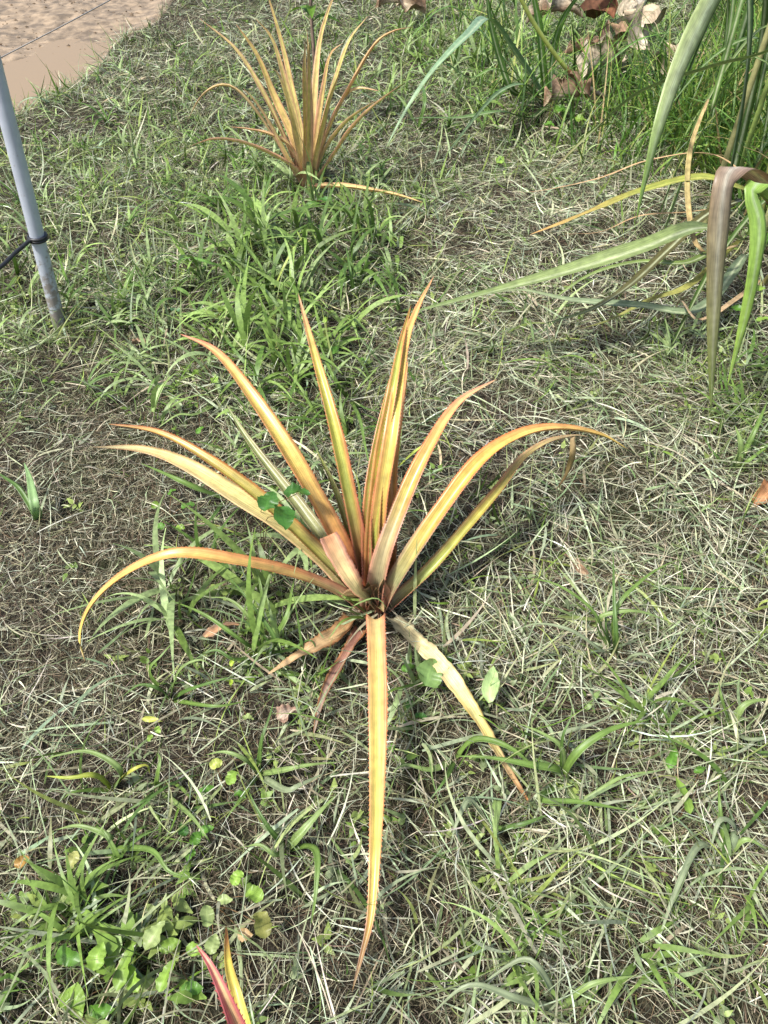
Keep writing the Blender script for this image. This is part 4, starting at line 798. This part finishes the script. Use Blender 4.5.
broad((232, 690), [(232,662,.06,.022,.012,85,S(176,200,70,K),'ovate'), (231,683,.05,.022,.010,-85,S(176,200,70,K),'ovate'), (248,718,.03,.03,.022,-20,g3,'ovate')], 'tiny lime leaved sprig left of the dried brown pineapple leaf')
broad((150, 730), [(152,720,.05,.05,.014,-10,S(196,200,90,K),'ovate'), (158,730,.04,.02,.016,-60,g2,'round'), (150,738,.04,.018,.014,-100,g2,'round')], 'lime sprig above the stubby grass weed at lower left')
broad((170, 520), [(155,505,.04,.026,.022,60,g2,'round'), (160,527,.04,.03,.026,10,g1,'round'), (180,528,.04,.028,.026,-20,g2,'round'), (188,506,.05,.04,.03,20,g1,'round'), (172,492,.04,.03,.024,60,g1,'round')], 'round leaved weed under the cream left pineapple leaf')
broad((195, 355), [(196,372,.06,.03,.022,80,g2,'ovate'), (215,380,.06,.035,.032,-70,g2,'round'), (200,430,.04,.035,.022,60,g1,'ovate'), (175,310,.06,.045,.04,-50,S(120,160,110,K),'round'), (235,330,.06,.04,.026,20,g1,'ovate'), (222,310,.07,.04,.03,60,g2,'ovate')], 'scattered round leaved weed beneath the highest left pineapple leaf')
broad((330, 345), [(335,350,.06,.045,.03,60,g1,'ovate'), (345,330,.07,.05,.024,20,g4,'ovate'), (312,340,.06,.04,.026,120,g2,'ovate'), (360,360,.05,.04,.028,-20,g1,'ovate'), (325,320,.07,.045,.02,90,g2,'ovate')], 'leafy weed right behind the tallest thin pineapple leaf')
broad((310, 215), [(312,205,.1,.08,.03,10,g1,'ovate'), (325,200,.12,.07,.03,-20,g4,'ovate'), (298,215,.1,.07,.03,160,g1,'ovate'), (320,228,.06,.07,.03,-60,g4,'ovate')], 'leafy weed right under the far pineapple')
broad((565, 118), [(560,110,.1,.09,.06,20,g1,'ovate'), (580,120,.08,.08,.06,-20,g2,'ovate'), (548,125,.08,.08,.05,140,g1,'ovate'), (572,132,.05,.07,.05,-80,g4,'ovate'), (500,160,.06,.07,.05,100,g2,'ovate')], 'broad leafed weed below the cane stalk')
broad((745, 300), [(755,290,.1,.09,.03,10,g2,'ovate'), (740,310,.08,.08,.03,-40,g1,'ovate'), (765,320,.06,.07,.03,0,g2,'ovate')], 'leafy weed behind the hanging green cane leaf')
# ================================================================== LIGHT
w = bpy.data.worlds.new('World'); sc.world = w; w.use_nodes = True
nt = w.node_tree; nt.nodes.clear()
wo = nt.nodes.new('ShaderNodeOutputWorld'); bg = nt.nodes.new('ShaderNodeBackground'); sk = nt.nodes.new('ShaderNodeTexSky')
sk.sky_type = 'NISHITA'; sk.sun_disc = False
SUN_EL, SUN_AZ = 58.0, -122.0      # azimuth clockwise from +Y
sk.sun_elevation = R(SUN_EL); sk.sun_rotation = R(SUN_AZ); sk.dust_density = 3.0; sk.air_density = 1.0
bg.inputs[1].default_value = .15
nt.links.new(sk.outputs[0], bg.inputs[0]); nt.links.new(bg.outputs[0], wo.inputs[0])
sd = bpy.data.lights.new('sun', 'SUN'); sun = bpy.data.objects.new('sun', sd); col.objects.link(sun)
sd.energy = 3.8; sd.angle = R(6); sd.color = (1, .985, .955)
dv = Vector((math.sin(R(SUN_AZ)) * math.cos(R(SUN_EL)), math.cos(R(SUN_AZ)) * math.cos(R(SUN_EL)), math.sin(R(SUN_EL))))
sun.rotation_euler = dv.to_track_quat('Z', 'Y').to_euler(); sun.location = dv * 10
vs = sc.view_settings; vs.view_transform = 'Standard'; vs.look = 'None'; vs.gamma = 1; vs.exposure = .72; vs.use_curve_mapping = False
sc.cycles.max_bounces = 6; sc.cycles.diffuse_bounces = 3; sc.cycles.glossy_bounces = 2; sc.cycles.transmission_bounces = 4; sc.cycles.transparent_max_bounces = 4
sc.cycles.use_denoising = True
